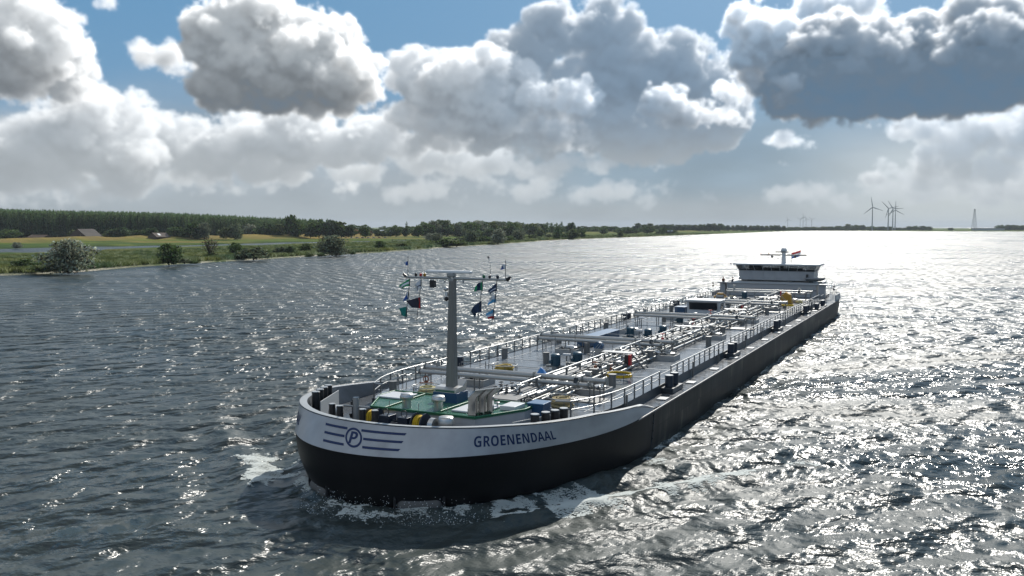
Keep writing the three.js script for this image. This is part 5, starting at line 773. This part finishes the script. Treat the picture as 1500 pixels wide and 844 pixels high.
const sizeWord = (t) => (t[3] < 12 ? 'low ' : t[3] > 20 ? 'tall ' : 'middling ') + (t[4] / t[3] > 1.25 ? 'broad ' : t[4] / t[3] < 0.7 ? 'narrow ' : '');
const LANDMARKS = [[-476, 1000, 'large brown barn'], [-527, 1000, 'low brown shed'], [-398, 1010, 'small house with pale roof panels'], [-232, 1300, 'red tiled farmhouse'], [-195, 1410, 'pale roofed sheds']];
const beside = (t) => LANDMARKS.reduce((a, b) => Math.abs(b[0] / b[1] - t[0] / t[1]) < Math.abs(a[0] / a[1] - t[0] / t[1]) ? b : a)[2];
for (const t of TREES_MID) plant(t, `${sizeWord(t)}${KIND_WORD[t[5]]} behind the dyke near the ${beside(t)}`, 'trees behind the dyke');
for (const t of TREES_GROVE) plant(t, `${sizeWord(t)}${KIND_WORD[t[5]]} in the dark grove at the river bend`, 'trees of the grove');
for (const t of TREES_FRONT) plant(t, `${sizeWord(t)}${KIND_WORD[t[5]]} along the water in front of the grove`, 'trees in front of the grove');
for (const t of TREES_FAR) plant(t, `${sizeWord(t)}round tree in the far avenue on the green point`, 'trees of the far avenue');
for (const t of TREES_RIGHT) plant(t, `${sizeWord(t)}hazy dark tree on the far shore ${t[0] < 1570 ? 'before the lone wind turbine' : t[0] < 1740 ? 'by the cluster of three wind turbines' : 'beyond the lattice mast'}`, 'trees on the far shore');
{                                           // the planted wood behind the farm, one mass
  const parts = SPECIES.poplar.map(([c, t]) => { const tk = t.clone(), n = tk.attributes.position.count, cc = new Float32Array(n * 3).fill(0.03); tk.setAttribute('color', new THREE.BufferAttribute(cc, 3)); return mergeGeometries([c, tk]); }), r = rng(66), spots = [[], []];
  for (let row = 0; row < 30; row++) for (let k = 0; k < 104; k++) {
    const t = k / 104, x = lerp(-840, -285, t) + row * -1.5 + (r() - 0.5) * 2.4, z = lerp(1085, 1290, t) + row * 8.5 + (r() - 0.5) * 2.4;
    if (row > 14 && r() < 0.35) continue;
    const fall = smooth(0.5, 1.0, t); if (r() < fall * 0.35) continue; spots[r() < 0.5 ? 0 : 1].push([x, z, (34.5 + 2.2 * r() + 1.5 * Math.sin(t * 9)) * (1 - 0.36 * fall * (0.85 + 0.3 * r())) + row * 0.14, 8.5 + r() * 3, r()]);
  }
  const m4 = new THREE.Matrix4(), wood = group('poplar_wood');
  spots.forEach((list, v) => { const im = new THREE.InstancedMesh(parts[v], leafMat, list.length); im.name = 'poplar_stand'; list.forEach(([x, z, h, w, a], i) => { m4.makeRotationY(a * 6.28).scale(V(w, h, w)).setPosition(x, 1.4, -z); im.setMatrixAt(i, m4); const q = 0.8 + 0.5 * a; im.setColorAt(i, C(q, q * (0.95 + 0.1 * ((a * 7) % 1)), q)); }); wood.add(im); });
  tag(wood, 'long dark plantation of tall poplars behind the farm', 'wood', null, 'stuff');
  // low hedges and scrub along the horizon behind the avenue and on the far shore
  const scrub = new THREE.InstancedMesh(SPECIES.shrub[0][0], leafMat, 520); scrub.name = 'scrub'; const q = rng(12);
  for (let i = 0; i < 520; i++) { let x, z, h; if (i < 250) { x = lerp(380, 1500, q()); z = 3550 + q() * 500 + (x < 900 ? 200 : 300); h = 9 + q() * 7; } else if (i < 380) { x = lerp(1250, 1760, q()); z = 4000 + q() * 200; h = 12 + q() * 8; } else { x = lerp(-330, 380, q()); z = lerp(1900, 3000, q()); h = 14 + q() * 10; } m4.makeRotationY(q() * 6).scale(V(26 + q() * 26, h, 26)).setPosition(x, 0.6, -z); scrub.setMatrixAt(i, m4); const s = 0.8 + 0.4 * q(); scrub.setColorAt(i, C(s, s, s)); }
  tag(scrub, 'low dark line of distant hedges and woods along the horizon', 'scrub', null, 'stuff');
  // tufts of reed and long grass along the edge
  const blades = []; { const b = rng(3); for (let i = 0; i < 22; i++) { const a = b() * 6.28, l = 0.25 + 0.4 * b(), h = 0.6 + 0.5 * b(), x = (b() - 0.5) * 0.7, z = (b() - 0.5) * 0.7; const g = new THREE.BufferGeometry(); g.setAttribute('position', new THREE.Float32BufferAttribute([x - 0.05, 0, z, x + 0.05, 0, z + 0.03, x + Math.cos(a) * l * 0.5, h, z + Math.sin(a) * l * 0.5], 3)); g.setAttribute('uv', new THREE.Float32BufferAttribute(new Array(6).fill(0), 2)); g.setAttribute('normal', new THREE.Float32BufferAttribute([0, 0.8, 0.6, 0, 0.8, 0.6, 0, 0.8, 0.6], 3)); blades.push(g); } }
  const tuft = mergeGeometries(blades), NT = 26000, im = new THREE.InstancedMesh(tuft, new THREE.MeshPhysicalMaterial({ color: 0xffffff, roughness: 0.95, transmission: 0.3, thickness: 0, specularIntensity: 0.3 }), NT); im.name = 'bank_grass'; const g = rng(9);
  for (let i = 0; i < NT; i++) { const at_ = 12 + Math.pow(g(), 1.3) * 400, i0 = Math.floor(at_), sp = shorePts[i0], d = inland(i0), o = 5.5 + Math.pow(g(), 1.8) * 150, along = g() * 3, x = sp.x + d.x * o + (shorePts[i0 + 1].x - sp.x) * along * 0.33, z = sp.z + d.z * o + (shorePts[i0 + 1].z - sp.z) * along * 0.33, [y] = landHeight(x, z, o), k = (0.8 + 1.1 * g()) * (o < 14 ? 1.25 : 1), hue = fbm(x * 0.05, z * 0.05, 2, 3) + 0.3 * (g() - 0.5); m4.makeRotationY(g() * 6.28).scale(V(k * 2.2, k, k * 2.2)).setPosition(x, y > 0.05 ? y - 0.05 : -5, -z); im.setMatrixAt(i, m4); im.setColorAt(i, C(0.1 + 0.09 * hue, 0.135 + 0.06 * hue, 0.042)); }
  tag(im, 'long grass and reeds fringing the near bank', 'grass', null, 'stuff');
}

// ------------------------------------------------------------------ buildings and small things ashore
const tileMat = (r, g, b) => new THREE.MeshPhysicalMaterial({ color: C(r, g, b), map: toned(0.4), roughness: 0.95, specularIntensity: 0.15 });
function gable(name, label, x, z, base, w, l, eave, ridge, turn, wallM, roofM, extra) {   // gable end faces +z before turning
  const o = group(name), sh = new THREE.Shape(); sh.moveTo(-w / 2, 0); sh.lineTo(w / 2, 0); sh.lineTo(w / 2, eave); sh.lineTo(0, ridge); sh.lineTo(-w / 2, eave); sh.closePath();
  mesh('wall', new THREE.ExtrudeGeometry(sh, { depth: l, bevelEnabled: false }).translate(0, 0, -l / 2), wallM, o);
  const sl = Math.hypot(w / 2, ridge - eave) + 0.7, ang = Math.atan2(ridge - eave, w / 2);
  for (const sg of [-1, 1]) { const g = new THREE.BoxGeometry(sl, 0.25, l + 0.8).translate(-sl / 2, 0.14, 0).rotateZ(-ang).scale(1, 1, 1); if (sg < 0) g.scale(1, 1, 1); const m = mesh('roof', g, roofM, o); m.position.set(0, ridge, 0); if (sg > 0) m.rotation.y = Math.PI; m.position.y = ridge + 0.02; m.geometry = new THREE.BoxGeometry(sl, 0.25, l + 0.8).translate(sl / 2, 0.14, 0).rotateZ(-ang); }
  extra?.(o);
  o.position.set(x, base, -z); o.rotation.y = turn; return tag(o, label, name === 'barn' ? 'barn' : 'house');
}
const brownWall = M(0.075, 0.055, 0.045, 0.9), brickWall = M(0.17, 0.08, 0.055, 0.9), slate = tileMat(0.12, 0.11, 0.1), redTile = tileMat(0.3, 0.12, 0.08), paleRoof = M(0.62, 0.62, 0.6, 0.5);
gable('barn', 'large brown barn with a wide grey roof before the poplar wood', -476, 1000, 2.5, 22, 33, 2.6, 11.6, -0.08, brownWall, slate, (o) => { mesh('door', box(5, 2.6, 0.2, -3, 1.3, 16.6), M(0.04, 0.035, 0.03, 0.9), o); mesh('corner_post', box(0.4, 6.4, 0.3, 3.4, 3.2, 16.65), M(0.2, 0.17, 0.14, 0.9), o); });
gable('barn', 'low brown shed left of the large grey roofed barn', -527, 1000, 2.6, 12, 26, 2.2, 5.0, 1.15, brownWall, tileMat(0.14, 0.1, 0.075), (o) => { for (const zz of [-6, 0, 5]) mesh('white_panel', box(0.2, 1.2, 1.6, 6.1, 1, zz), paleRoof, o); });
gable('house', 'small dark house with pale roof panels beyond the barn', -398, 1010, 2.8, 13, 20, 2.6, 7.0, -0.42, brownWall, tileMat(0.17, 0.14, 0.12), (o) => { for (const [xx, zz] of [[3.1, 3]]) { const m = mesh('roof_panel', box(3.6, 0.1, 3.4), paleRoof, o); m.position.set(xx, 5.3, zz); m.rotation.z = -0.6; } });
gable('house', 'red tiled farmhouse at the end of the dyke', -232, 1300, 4.2, 11, 16, 4.6, 10.5, -0.5, brickWall, redTile, (o) => { for (const xx of [-3, 0, 3]) mesh('window', box(1.1, 1.5, 0.15, xx, 2.6, 8.05), P.whiteB, o); mesh('chimney', box(0.9, 2, 0.9, 0.5, 10.6, -3), brickWall, o); });
gable('house', 'long brick house with a red roof beside the farmhouse', -217, 1312, 4.0, 9, 24, 3.4, 8.0, 1.1, brickWall, redTile, (o) => { for (const zz of [-8, -4, 0, 4, 8]) mesh('window', box(0.15, 1.3, 1.2, 4.55, 1.9, zz), P.whiteB, o); });
gable('house', 'white roofed shed beyond the red tiled farmhouse', -205, 1400, 4.0, 9, 14, 5.0, 7.6, 0.9, M(0.2, 0.22, 0.24, 0.8), paleRoof);
gable('house', 'pale roofed blue-grey shed near the lone poplar', -186, 1420, 4.0, 12, 14, 5.2, 8.6, 0.8, M(0.16, 0.2, 0.26, 0.8), paleRoof);
{                                           // cars parked along the dyke road
  const carG = group('parked_car'), body = rbox(1.8, 0.7, 4.3, 0, 0.7, 0, 0.2), cab = new THREE.CylinderGeometry(0.75, 1.15, 0.62, 4, 1).rotateY(Math.PI / 4).scale(1.05, 1, 1.55).translate(0, 1.34, -0.2), tyre = new THREE.CylinderGeometry(0.33, 0.33, 0.22, 12).rotateZ(Math.PI / 2);
  const paints = [[0.6, 0.6, 0.62, 'white'], [0.05, 0.055, 0.07, 'black'], [0.35, 0.36, 0.38, 'silver'], [0.5, 0.14, 0.02, 'orange'], [0.6, 0.6, 0.62, 'white'], [0.08, 0.16, 0.3, 'blue'], [0.05, 0.055, 0.07, 'black'], [0.35, 0.36, 0.38, 'silver'], [0.6, 0.6, 0.62, 'white'], [0.3, 0.03, 0.03, 'red'], [0.35, 0.36, 0.38, 'silver']];
  paints.forEach(([r, g, b, word], i) => { const c = group('parked_car'), m = M(r, g, b, 0.3); mesh('body', body, m, c); mesh('cabin', cab, P.glass, c); for (const [x, z] of [[-0.85, 1.35], [0.85, 1.35], [-0.85, -1.35], [0.85, -1.35]]) { const w = mesh('wheel', tyre, P.black, c); w.position.set(x, 0.33, z); } const x = -248 + i * 7.4, z = 1212 + i * 1.5; c.position.set(x, landHeight(x, z, 300)[0] + 0.02, -z); c.rotation.y = 1.3 + (i % 3) * 0.2; tag(c, `${word} car parked in the row below the red tiled farmhouse`, 'car', 'cars parked by the farmhouse'); });
}
{ const j = group('jetty'); mesh('walkway', box(34, 0.25, 1.8, 0, 1.1, 0), M(0.09, 0.08, 0.07, 0.9), j); for (let k = 0; k < 5; k++) mesh('pile', rod(V(-16 + k * 8, -1.5, 0.8), V(-16 + k * 8, 2.6, 0.8), 0.28, 8), M(0.06, 0.055, 0.05, 0.9), j); j.position.set(-124, 0, -1044); j.rotation.y = -0.2; tag(j, 'dark wooden jetty on posts at the end of the pool', 'jetty'); }
{ const b = group('river_beacon'); mesh('post', rod(V(0, 0, 0), V(0, 7, 0), 0.35, 8), M(0.1, 0.12, 0.1, 0.8), b); for (const x of [-3.2, 3.2]) mesh('board', box(4.2, 2.6, 0.3, x, 8, 0), P.whiteB, b); mesh('crossarm', box(10, 0.4, 0.4, 0, 7, -0.2), M(0.1, 0.12, 0.1, 0.8), b); mesh('base', box(4, 1.6, 4, 0, 0.4, 0), M(0.05, 0.08, 0.03, 0.9), b); b.position.set(300, 1, -1700); tag(b, 'river beacon with two white boards on the green point', 'beacon'); }

// wind turbines: tower, nacelle, hub and three blades
function turbine(x, z, hub, len, spin, yaw, label, grp, m) {
  const t = group('wind_turbine'), k = hub / 85; mesh('tower', rod(V(0, 0, 0), V(0, hub - 1.5, 0), 2.3 * k, 16, 1.3 * k), m, t); mesh('nacelle', rbox(3.6 * k, 3.8 * k, 10 * k, 0, hub, -2 * k, 1), m, t); mesh('hub', new THREE.SphereGeometry(1.9 * k, 14, 10).scale(1, 1, 1.3).translate(0, hub, 4.2 * k), m, t);
  for (let i = 0; i < 3; i++) { const sh = new THREE.Shape(); sh.moveTo(-0.9 * k, 0); sh.lineTo(-1.5 * k, len * 0.2); sh.lineTo(-0.5 * k, len); sh.lineTo(0.2 * k, len); sh.lineTo(1.6 * k, len * 0.2); sh.lineTo(0.9 * k, 0); sh.closePath(); const b = mesh('blade', new THREE.ExtrudeGeometry(sh, { depth: 0.5 * k, bevelEnabled: true, bevelSize: 0.15 * k, bevelThickness: 0.2 * k, bevelSegments: 1 }), m, t); b.position.set(0, hub, 4.6 * k); b.rotation.z = spin + i * 2.0944; }
  t.position.set(x, 1, -z); t.rotation.y = yaw; return tag(t, label, 'wind turbine', grp);
}
const towerGrey = M(0.3, 0.31, 0.32, 0.6);
turbine(1515, 3770, 98, 43, 0.16, -0.35, 'wind turbine standing apart from the cluster of three', 'near wind turbines', towerGrey);
turbine(1582, 3770, 93, 40, 0.75, -0.35, 'wind turbine in the cluster of three on the far shore', 'near wind turbines', towerGrey);
turbine(1635, 3850, 93, 40, 0.55, -0.35, 'wind turbine in the cluster of three on the far shore', 'near wind turbines', towerGrey);
turbine(1667, 3900, 88, 40, 0.0, -0.35, 'wind turbine in the cluster of three on the far shore', 'near wind turbines', towerGrey);
for (const [x, z, h, a] of [[2860, 9300, 90, 0.3], [2990, 9300, 92, 1.0], [3085, 9500, 120, 0.1], [3110, 9300, 95, 0.8], [3150, 9600, 100, 0.4]]) turbine(x, z, h, 42, a, -0.3, 'tiny hazy wind turbine far beyond the avenue', 'distant wind turbines', towerGrey);
{ const t = group('lattice_tower'), H = 82, m = M(0.28, 0.29, 0.3, 0.7), L = []; const leg = (sx, sz, y) => V(sx * lerp(8, 1.6, y / H), y, sz * lerp(8, 1.6, y / H)); for (const [sx, sz] of [[-1, -1], [1, -1], [1, 1], [-1, 1]]) mesh('leg', rod(leg(sx, sz, 0), leg(sx, sz, H), 0.42, 6, 0.3), m, t); for (let k = 0; k < 7; k++) { const y0 = H * (1 - Math.pow(1 - k / 7, 1.2)), y1 = H * (1 - Math.pow(1 - (k + 1) / 7, 1.2)), a = [[-1, -1], [1, -1], [1, 1], [-1, 1]]; for (let i = 0; i < 4; i++) { const p = a[i], q = a[(i + 1) % 4]; L.push(rod(leg(...p, y0), leg(...q, y1), 0.2, 4), rod(leg(...q, y0), leg(...p, y1), 0.2, 4), rod(leg(...p, y1), leg(...q, y1), 0.2, 4)); } } mesh('bracing', merge(L), m, t); mesh('head', rbox(4.5, 4, 4.5, 0, H + 1, 0, 0.3), m, t); t.position.set(1805, 1, -3500); tag(t, 'tall lattice mast on the far shore', 'mast'); }
{ const b = group('warehouse'); mesh('wall', box(120, 9, 30, 0, 4.5, 0), M(0.4, 0.41, 0.42, 0.7), b); mesh('roof', box(124, 1.6, 34, 0, 9.8, 0), M(0.16, 0.17, 0.18, 0.7), b); b.position.set(1955, 1, -3680); tag(b, 'long pale warehouse beyond the lattice mast', 'warehouse'); }

// ------------------------------------------------------------------ flags on their halyards
{
  const mast = ship.children.find((o) => o.name === 'mast'), mx = -0.2, yz = -10.12, lines = [-3.45, -2.5, 2.4, 3.5];
  for (const [i, x] of lines.entries()) mesh('halyard', tube([V(mx + x, 12.95, yz), V(mx + x - 0.1, 11.8, yz + 0.05), V(mx + x - 0.35, 9.9, yz + 0.1)], 0.022, 5, 10), P.coaming, mast);
  const cloth = (r, g, b) => M(r, g, b, 0.75, { side: THREE.DoubleSide });
  const col = { green: cloth(0.02, 0.25, 0.1), white: cloth(0.62, 0.63, 0.66), navy: cloth(0.012, 0.03, 0.075), teal: cloth(0.01, 0.2, 0.17), red: cloth(0.5, 0.02, 0.02), blue: cloth(0.03, 0.09, 0.3), sky: cloth(0.08, 0.3, 0.5), dark: cloth(0.02, 0.02, 0.035) };
  const sheet = (w, h, u0, u1, v0, v1, seed, droop) => grid(8, 6, (a, b) => { const u = lerp(u0, u1, a), v = lerp(v0, v1, b), k = u * w; return [-k * (0.62 + 0.22 * Math.sin(seed * 1.7)) * (1 - 0.3 * u * v), -v * h * (1 - 0.4 * u) - droop * u * u * h * (0.6 + 0.5 * Math.sin(seed)) - 0.1 * u, 0.2 * u * Math.sin(u * 6 + seed * 2 + v * 2.4) + k * 0.4]; });
  const flag = (x, y, w, h, bands, across, seed, label, droop = 0.75) => { w *= 0.78; h *= 0.8; const f = group('flag'); bands.forEach(([c, a, b]) => mesh('band', across ? sheet(w, h, a, b, 0, 1, seed, droop) : sheet(w, h, 0, 1, a, b, seed, droop), col[c], f)); mesh('hoist', rod(V(0, 0.03, 0), V(0, -h - 0.03, 0), 0.02, 5), P.post, f); f.position.copy(fromShip(-yz, mx + x, y)); f.rotation.y = HEADING; tag(f, label, 'flag', 'flags dressing the mast'); };
  flag(-3.45, 12.82, 0.95, 0.62, [['green', 0, 0.34], ['white', 0.34, 0.7], ['green', 0.7, 1]], false, 1, 'green and white banded flag directly under the yard end');
  flag(-2.50, 12.8, 0.9, 0.75, [['white', 0, 0.6], ['navy', 0.6, 0.75], ['white', 0.75, 1]], false, 2, 'white flag with a dark stripe under the yard');
  flag(-3.55, 11.95, 0.75, 0.7, [['white', 0, 0.45], ['blue', 0.45, 1]], true, 3, 'blue and white flag above the teal one');
  flag(-2.58, 11.55, 1.35, 1.0, [['red', 0, 0.16], ['dark', 0.16, 1]], true, 4, 'black flag with a red hoist stripe');
  flag(-3.72, 10.85, 0.9, 0.95, [['teal', 0, 1]], true, 5, 'plain teal flag at the bottom of its halyard');
  flag(2.40, 12.78, 1.25, 0.75, [['green', 0, 0.2], ['navy', 0.2, 0.8], ['green', 0.8, 1]], true, 6, 'navy flag edged in green under the yard');
  flag(3.50, 12.7, 1.1, 0.65, [['navy', 0, 0.55], ['white', 0.55, 0.7], ['navy', 0.7, 1]], false, 7, 'navy flag with a white line below the yard tip');
  flag(2.30, 11.45, 1.0, 0.95, [['navy', 0, 1]], true, 8, 'plain dark blue flag low on its halyard');
  flag(3.42, 11.9, 0.95, 0.6, [['white', 0, 0.5], ['sky', 0.5, 1]], false, 9, 'white and pale blue flag in the middle of its halyard');
  flag(3.28, 10.95, 1.1, 0.85, [['sky', 0, 0.4], ['white', 0.4, 0.7], ['red', 0.7, 1]], false, 10, 'light blue, white and red flag lowest on its halyard');
  flag(-3.60, 14.1, 0.5, 0.4, [['blue', 0, 0.5], ['white', 0.5, 1]], true, 11, 'small blue and white pennant on the staff above the loudspeaker side');
  flag(4.15, 14.0, 0.5, 0.4, [['white', 0, 0.5], ['blue', 0.5, 1]], true, 12, 'small white and blue pennant on the staff above the black yard tip');
  const e = group('flag'); for (const [c, a, b] of [['red', 0, 0.34], ['white', 0.34, 0.67], ['blue', 0.67, 1]]) mesh('band', grid(8, 4, (u, v) => { const t = lerp(a, b, v); return [u * 1.7, 1.9 - t * 1.1 + u * 0.55, 0.12 * Math.sin(u * 7)]; }), col[c], e); mesh('staff', rod(V(0, 0, 0), V(0, 2.0, 0), 0.04, 6), P.post, e); e.position.copy(fromShip(136.2, 2.0, 9.54)); e.rotation.y = HEADING; tag(e, 'red, white and blue ensign flying behind the wheelhouse radar mast', 'flag');
}

// ------------------------------------------------------------------ two people sitting aft
function blob(bones, cell, pad = 0) {       // one skin over tapered bones [ax,ay,az,ra, bx,by,bz,rb]
  const lo = V(9, 9, 9), hi = V(-9, -9, -9); for (const b of bones) for (const o of [0, 4]) { const q = V(b[o], b[o + 1], b[o + 2]); lo.min(q.clone().subScalar(b[o + 3] + 0.08)); hi.max(q.clone().addScalar(b[o + 3] + 0.08)); }
  const size = Math.max(hi.x - lo.x, hi.y - lo.y, hi.z - lo.z), n = Math.ceil(size / cell) + 2, mc = new MarchingCubes(n, new THREE.MeshBasicMaterial(), false, false, 60000), mid = lo.clone().add(hi).multiplyScalar(0.5); mc.isolation = 0;
  for (let z = 0; z < n; z++) for (let y = 0; y < n; y++) for (let x = 0; x < n; x++) {
    const px = mid.x + (x / (n / 2) - 1) * size / 2, py = mid.y + (y / (n / 2) - 1) * size / 2, pz = mid.z + (z / (n / 2) - 1) * size / 2; let d = 9;
    for (const b of bones) { const vx = b[4] - b[0], vy = b[5] - b[1], vz = b[6] - b[2], t = clamp(((px - b[0]) * vx + (py - b[1]) * vy + (pz - b[2]) * vz) / (vx * vx + vy * vy + vz * vz + 1e-9)), q = Math.hypot(px - b[0] - vx * t, py - b[1] - vy * t, pz - b[2] - vz * t) - lerp(b[3], b[7], t) - pad, h = clamp(0.5 + 0.5 * (d - q) / 0.035); d = lerp(d, q, h) - 0.035 * h * (1 - h); }
    mc.field[x + y * n + z * n * n] = -d;
  }
  mc.update();
  const g = new THREE.BufferGeometry(); g.setAttribute('position', new THREE.BufferAttribute(mc.positionArray.slice(0, mc.count * 3), 3)); g.scale(size / 2, size / 2, size / 2).translate(mid.x, mid.y, mid.z); g.setAttribute('uv', new THREE.BufferAttribute(new Float32Array(mc.count * 2), 2)); const m = mergeVertices(g, 1e-4); m.computeVertexNormals(); return m;
}
function sitter(label, top, legs, hair, s, x, y, turn, lean, out) {   // seat at the origin, facing +z
  const g = group('person'), L = lean, hips = [0, 0.1, 0], chest = [0, 0.45, -0.06 + L], neck = [0, 0.62, -0.03 + L], headC = [0, 0.78, L + 0.02];
  const torso = [[-0.07, 0.1, 0, 0.13, 0.07, 0.1, 0, 0.13], [...hips, 0.14, ...chest, 0.15], [-0.15, 0.5, -0.05 + L, 0.075, 0.15, 0.5, -0.05 + L, 0.075]], armsB = [], handsB = [], legsB = [];
  for (const d of [-1, 1]) { armsB.push([d * 0.2, 0.5, -0.05 + L, 0.055, d * 0.26, 0.24, 0.05 + L, 0.045], [d * 0.26, 0.24, 0.05 + L, 0.044, d * 0.15, 0.18, 0.28 + L * 0.5, 0.035]); handsB.push([d * 0.15, 0.18, 0.28 + L * 0.5, 0.034, d * 0.11, 0.17, 0.35 + L * 0.5, 0.03]); for (let f = 0; f < 4; f++) handsB.push([d * (0.135 - f * 0.017), 0.165, 0.34 + L * 0.5, 0.01, d * (0.125 - f * 0.018), 0.135, 0.40 + L * 0.5 - Math.abs(f - 1.4) * 0.008, 0.008]); handsB.push([d * 0.14, 0.18, 0.3 + L * 0.5, 0.011, d * 0.09, 0.19, 0.36 + L * 0.5, 0.009]); const knee = [d * 0.12, 0.12 + out * 0.05, 0.42], foot = [d * 0.12, -0.33 + out * 0.28, 0.44 + out * 0.34]; legsB.push([d * 0.09, 0.09, 0, 0.1, ...knee, 0.07], [...knee, 0.066, ...foot, 0.045], [...foot, 0.045, foot[0], foot[1] - 0.05 + out * 0.06, foot[2] + 0.15, 0.04]); }
  const head = [[...neck, 0.055, 0, 0.7, L, 0.055], [...headC, 0.095, 0, 0.84, L, 0.1], [0, 0.72, L + 0.05, 0.06, 0, 0.7, L + 0.07, 0.045], [0, 0.77, L + 0.11, 0.016, 0, 0.745, L + 0.125, 0.018], [-0.1, 0.77, L, 0.018, -0.1, 0.79, L, 0.02], [0.1, 0.77, L, 0.018, 0.1, 0.79, L, 0.02]];
  const body = mesh('body', blob([...torso, ...armsB, ...handsB, ...legsB, ...head], 0.022), M(0.42, 0.24, 0.16, 0.6), g);
  mesh('jacket', blob([...torso, ...armsB], 0.024, 0.022), M(...top, 0.85), g); mesh('trousers', blob([torso[0], ...legsB.filter((_, i) => i % 3 < 2)], 0.024, 0.018), M(...legs, 0.85), g); mesh('shoes', blob(legsB.filter((_, i) => i % 3 === 2), 0.016, 0.014), P.black, g); mesh('hair', blob([[0, 0.84, L - 0.03, 0.1, 0, 0.88, L - 0.01, 0.09], [0, 0.78, L - 0.06, 0.07, 0, 0.84, L - 0.05, 0.09]], 0.02, 0.008), M(...hair, 0.9), g);
  aboard(g, s, x, y, turn); tag(g, label, 'person');
}
sitter('person in a brown top sitting on the starboard bridge wing', [0.16, 0.06, 0.035], [0.1, 0.08, 0.06], [0.03, 0.02, 0.015], 127.0, -9.0, 6.12, 0.5, 0.12, 0);
sitter('person in dark clothes sitting with legs stretched out on the accommodation roof', [0.012, 0.016, 0.03], [0.03, 0.06, 0.11], [0.02, 0.015, 0.012], 127.2, -7.3, 6.12, -1.4, -0.05, 1);

// ------------------------------------------------------------------ foam thrown up by the bow
{
  const r = rng(515), N = 34000, fleck = (() => { const g = new THREE.CircleGeometry(1, 7).rotateX(-Math.PI / 2), p = g.attributes.position; for (let i = 0; i < p.count; i++) { const d = Math.hypot(p.getX(i), p.getZ(i)); p.setY(i, 0.22 * (1 - d)); if (d > 0.5) { const k = 0.7 + 0.5 * hash3(i, 3, 7); p.setX(i, p.getX(i) * k); p.setZ(i, p.getZ(i) * k); } } g.computeVertexNormals(); return g; })();
  const im = new THREE.InstancedMesh(fleck, M(0.5, 0.53, 0.5, 0.85), N); im.name = 'foam'; const m4 = new THREE.Matrix4(), q = new THREE.Quaternion(); let n = 0, tries = 0;
  while (n < N && tries++ < 400000) {
    let s, x; const sg = r() < 0.5 ? -1 : 1, pick = r();
    if (pick < 0.5) { const ax = 7.5 + Math.pow(r(), 1.3) * 18; x = sg * ax; s = (sg > 0 ? (ax - 11.6) * 1.42 + 5.4 : (ax - 8.4) * 0.8 - 0.4) + (r() + r() + r() - 1.5) * 3.8; }
    else if (pick < 0.85) { s = -5 + 27 * Math.pow(r(), 1.3); const hb = 11.2 * Math.pow(1 - Math.pow(1 - clamp((s + 1.2) / 20), 1.9), 0.48); x = sg * (hb + Math.pow(r(), 1.4) * 4 - 0.2); }
    else { s = 20 + r() * 120; x = sg * (11.3 + Math.pow(r(), 2) * 2.2); }
    const [h, f] = riverHalf(s, x); if (f < 0.05) continue;
    const w = fromShip(s, x), lace = 1 - Math.abs(fbm(w.x * 0.55, w.z * 0.55, 2, 4)) * 3.2, patch = 0.5 + fbm(w.x * 0.17 + 9, w.z * 0.17, 5, 3) * 1.3;
    if (lace * 0.7 + patch * 0.85 + f * 0.8 < 1.04 + r() * 0.9) continue;
    const [dx, dy, dz] = waveAt(w.x, w.z, 0.3), k = 0.024 + 0.07 * Math.pow(r(), 2.4); q.setFromAxisAngle(V(0, 1, 0), r() * 6.28);
    m4.compose(V(w.x + dx, dy + 0.012, w.z + dz), q, V(k * (1 + r()), k, k * (0.8 + 0.5 * r()))); im.setMatrixAt(n++, m4);
  }
  im.count = n;
  tag(im, 'white foam flecks of the bow wave around the black hull', 'foam', null, 'stuff');
  const drop = new THREE.InstancedMesh(new THREE.IcosahedronGeometry(1, 0), M(0.65, 0.68, 0.68, 0.5), 700); drop.name = 'spray';
  for (let i = 0; i < 700; i++) { const a = (r() - 0.3) * 1.6, x = lerp(-3, 8, r()), s = x * x * 0.045 - 2.2 - r() * 1.4, y = 0.1 + Math.pow(r(), 2.4) * 1.3, p = fromShip(s, x, y), k = 0.01 + 0.016 * r(); m4.makeScale(k, k, k).setPosition(p.x, p.y, p.z); drop.setMatrixAt(i, m4); }
  tag(drop, 'fine spray leaping from the stem', 'spray', null, 'stuff');
}
scene.fog = new THREE.FogExp2(new THREE.Color().setRGB(0.7, 0.76, 0.82), 0.00004);
scene.traverse((o) => { if (o.isMesh) { o.castShadow = true; o.receiveShadow = true; } });
renderer.render(scene, camera);
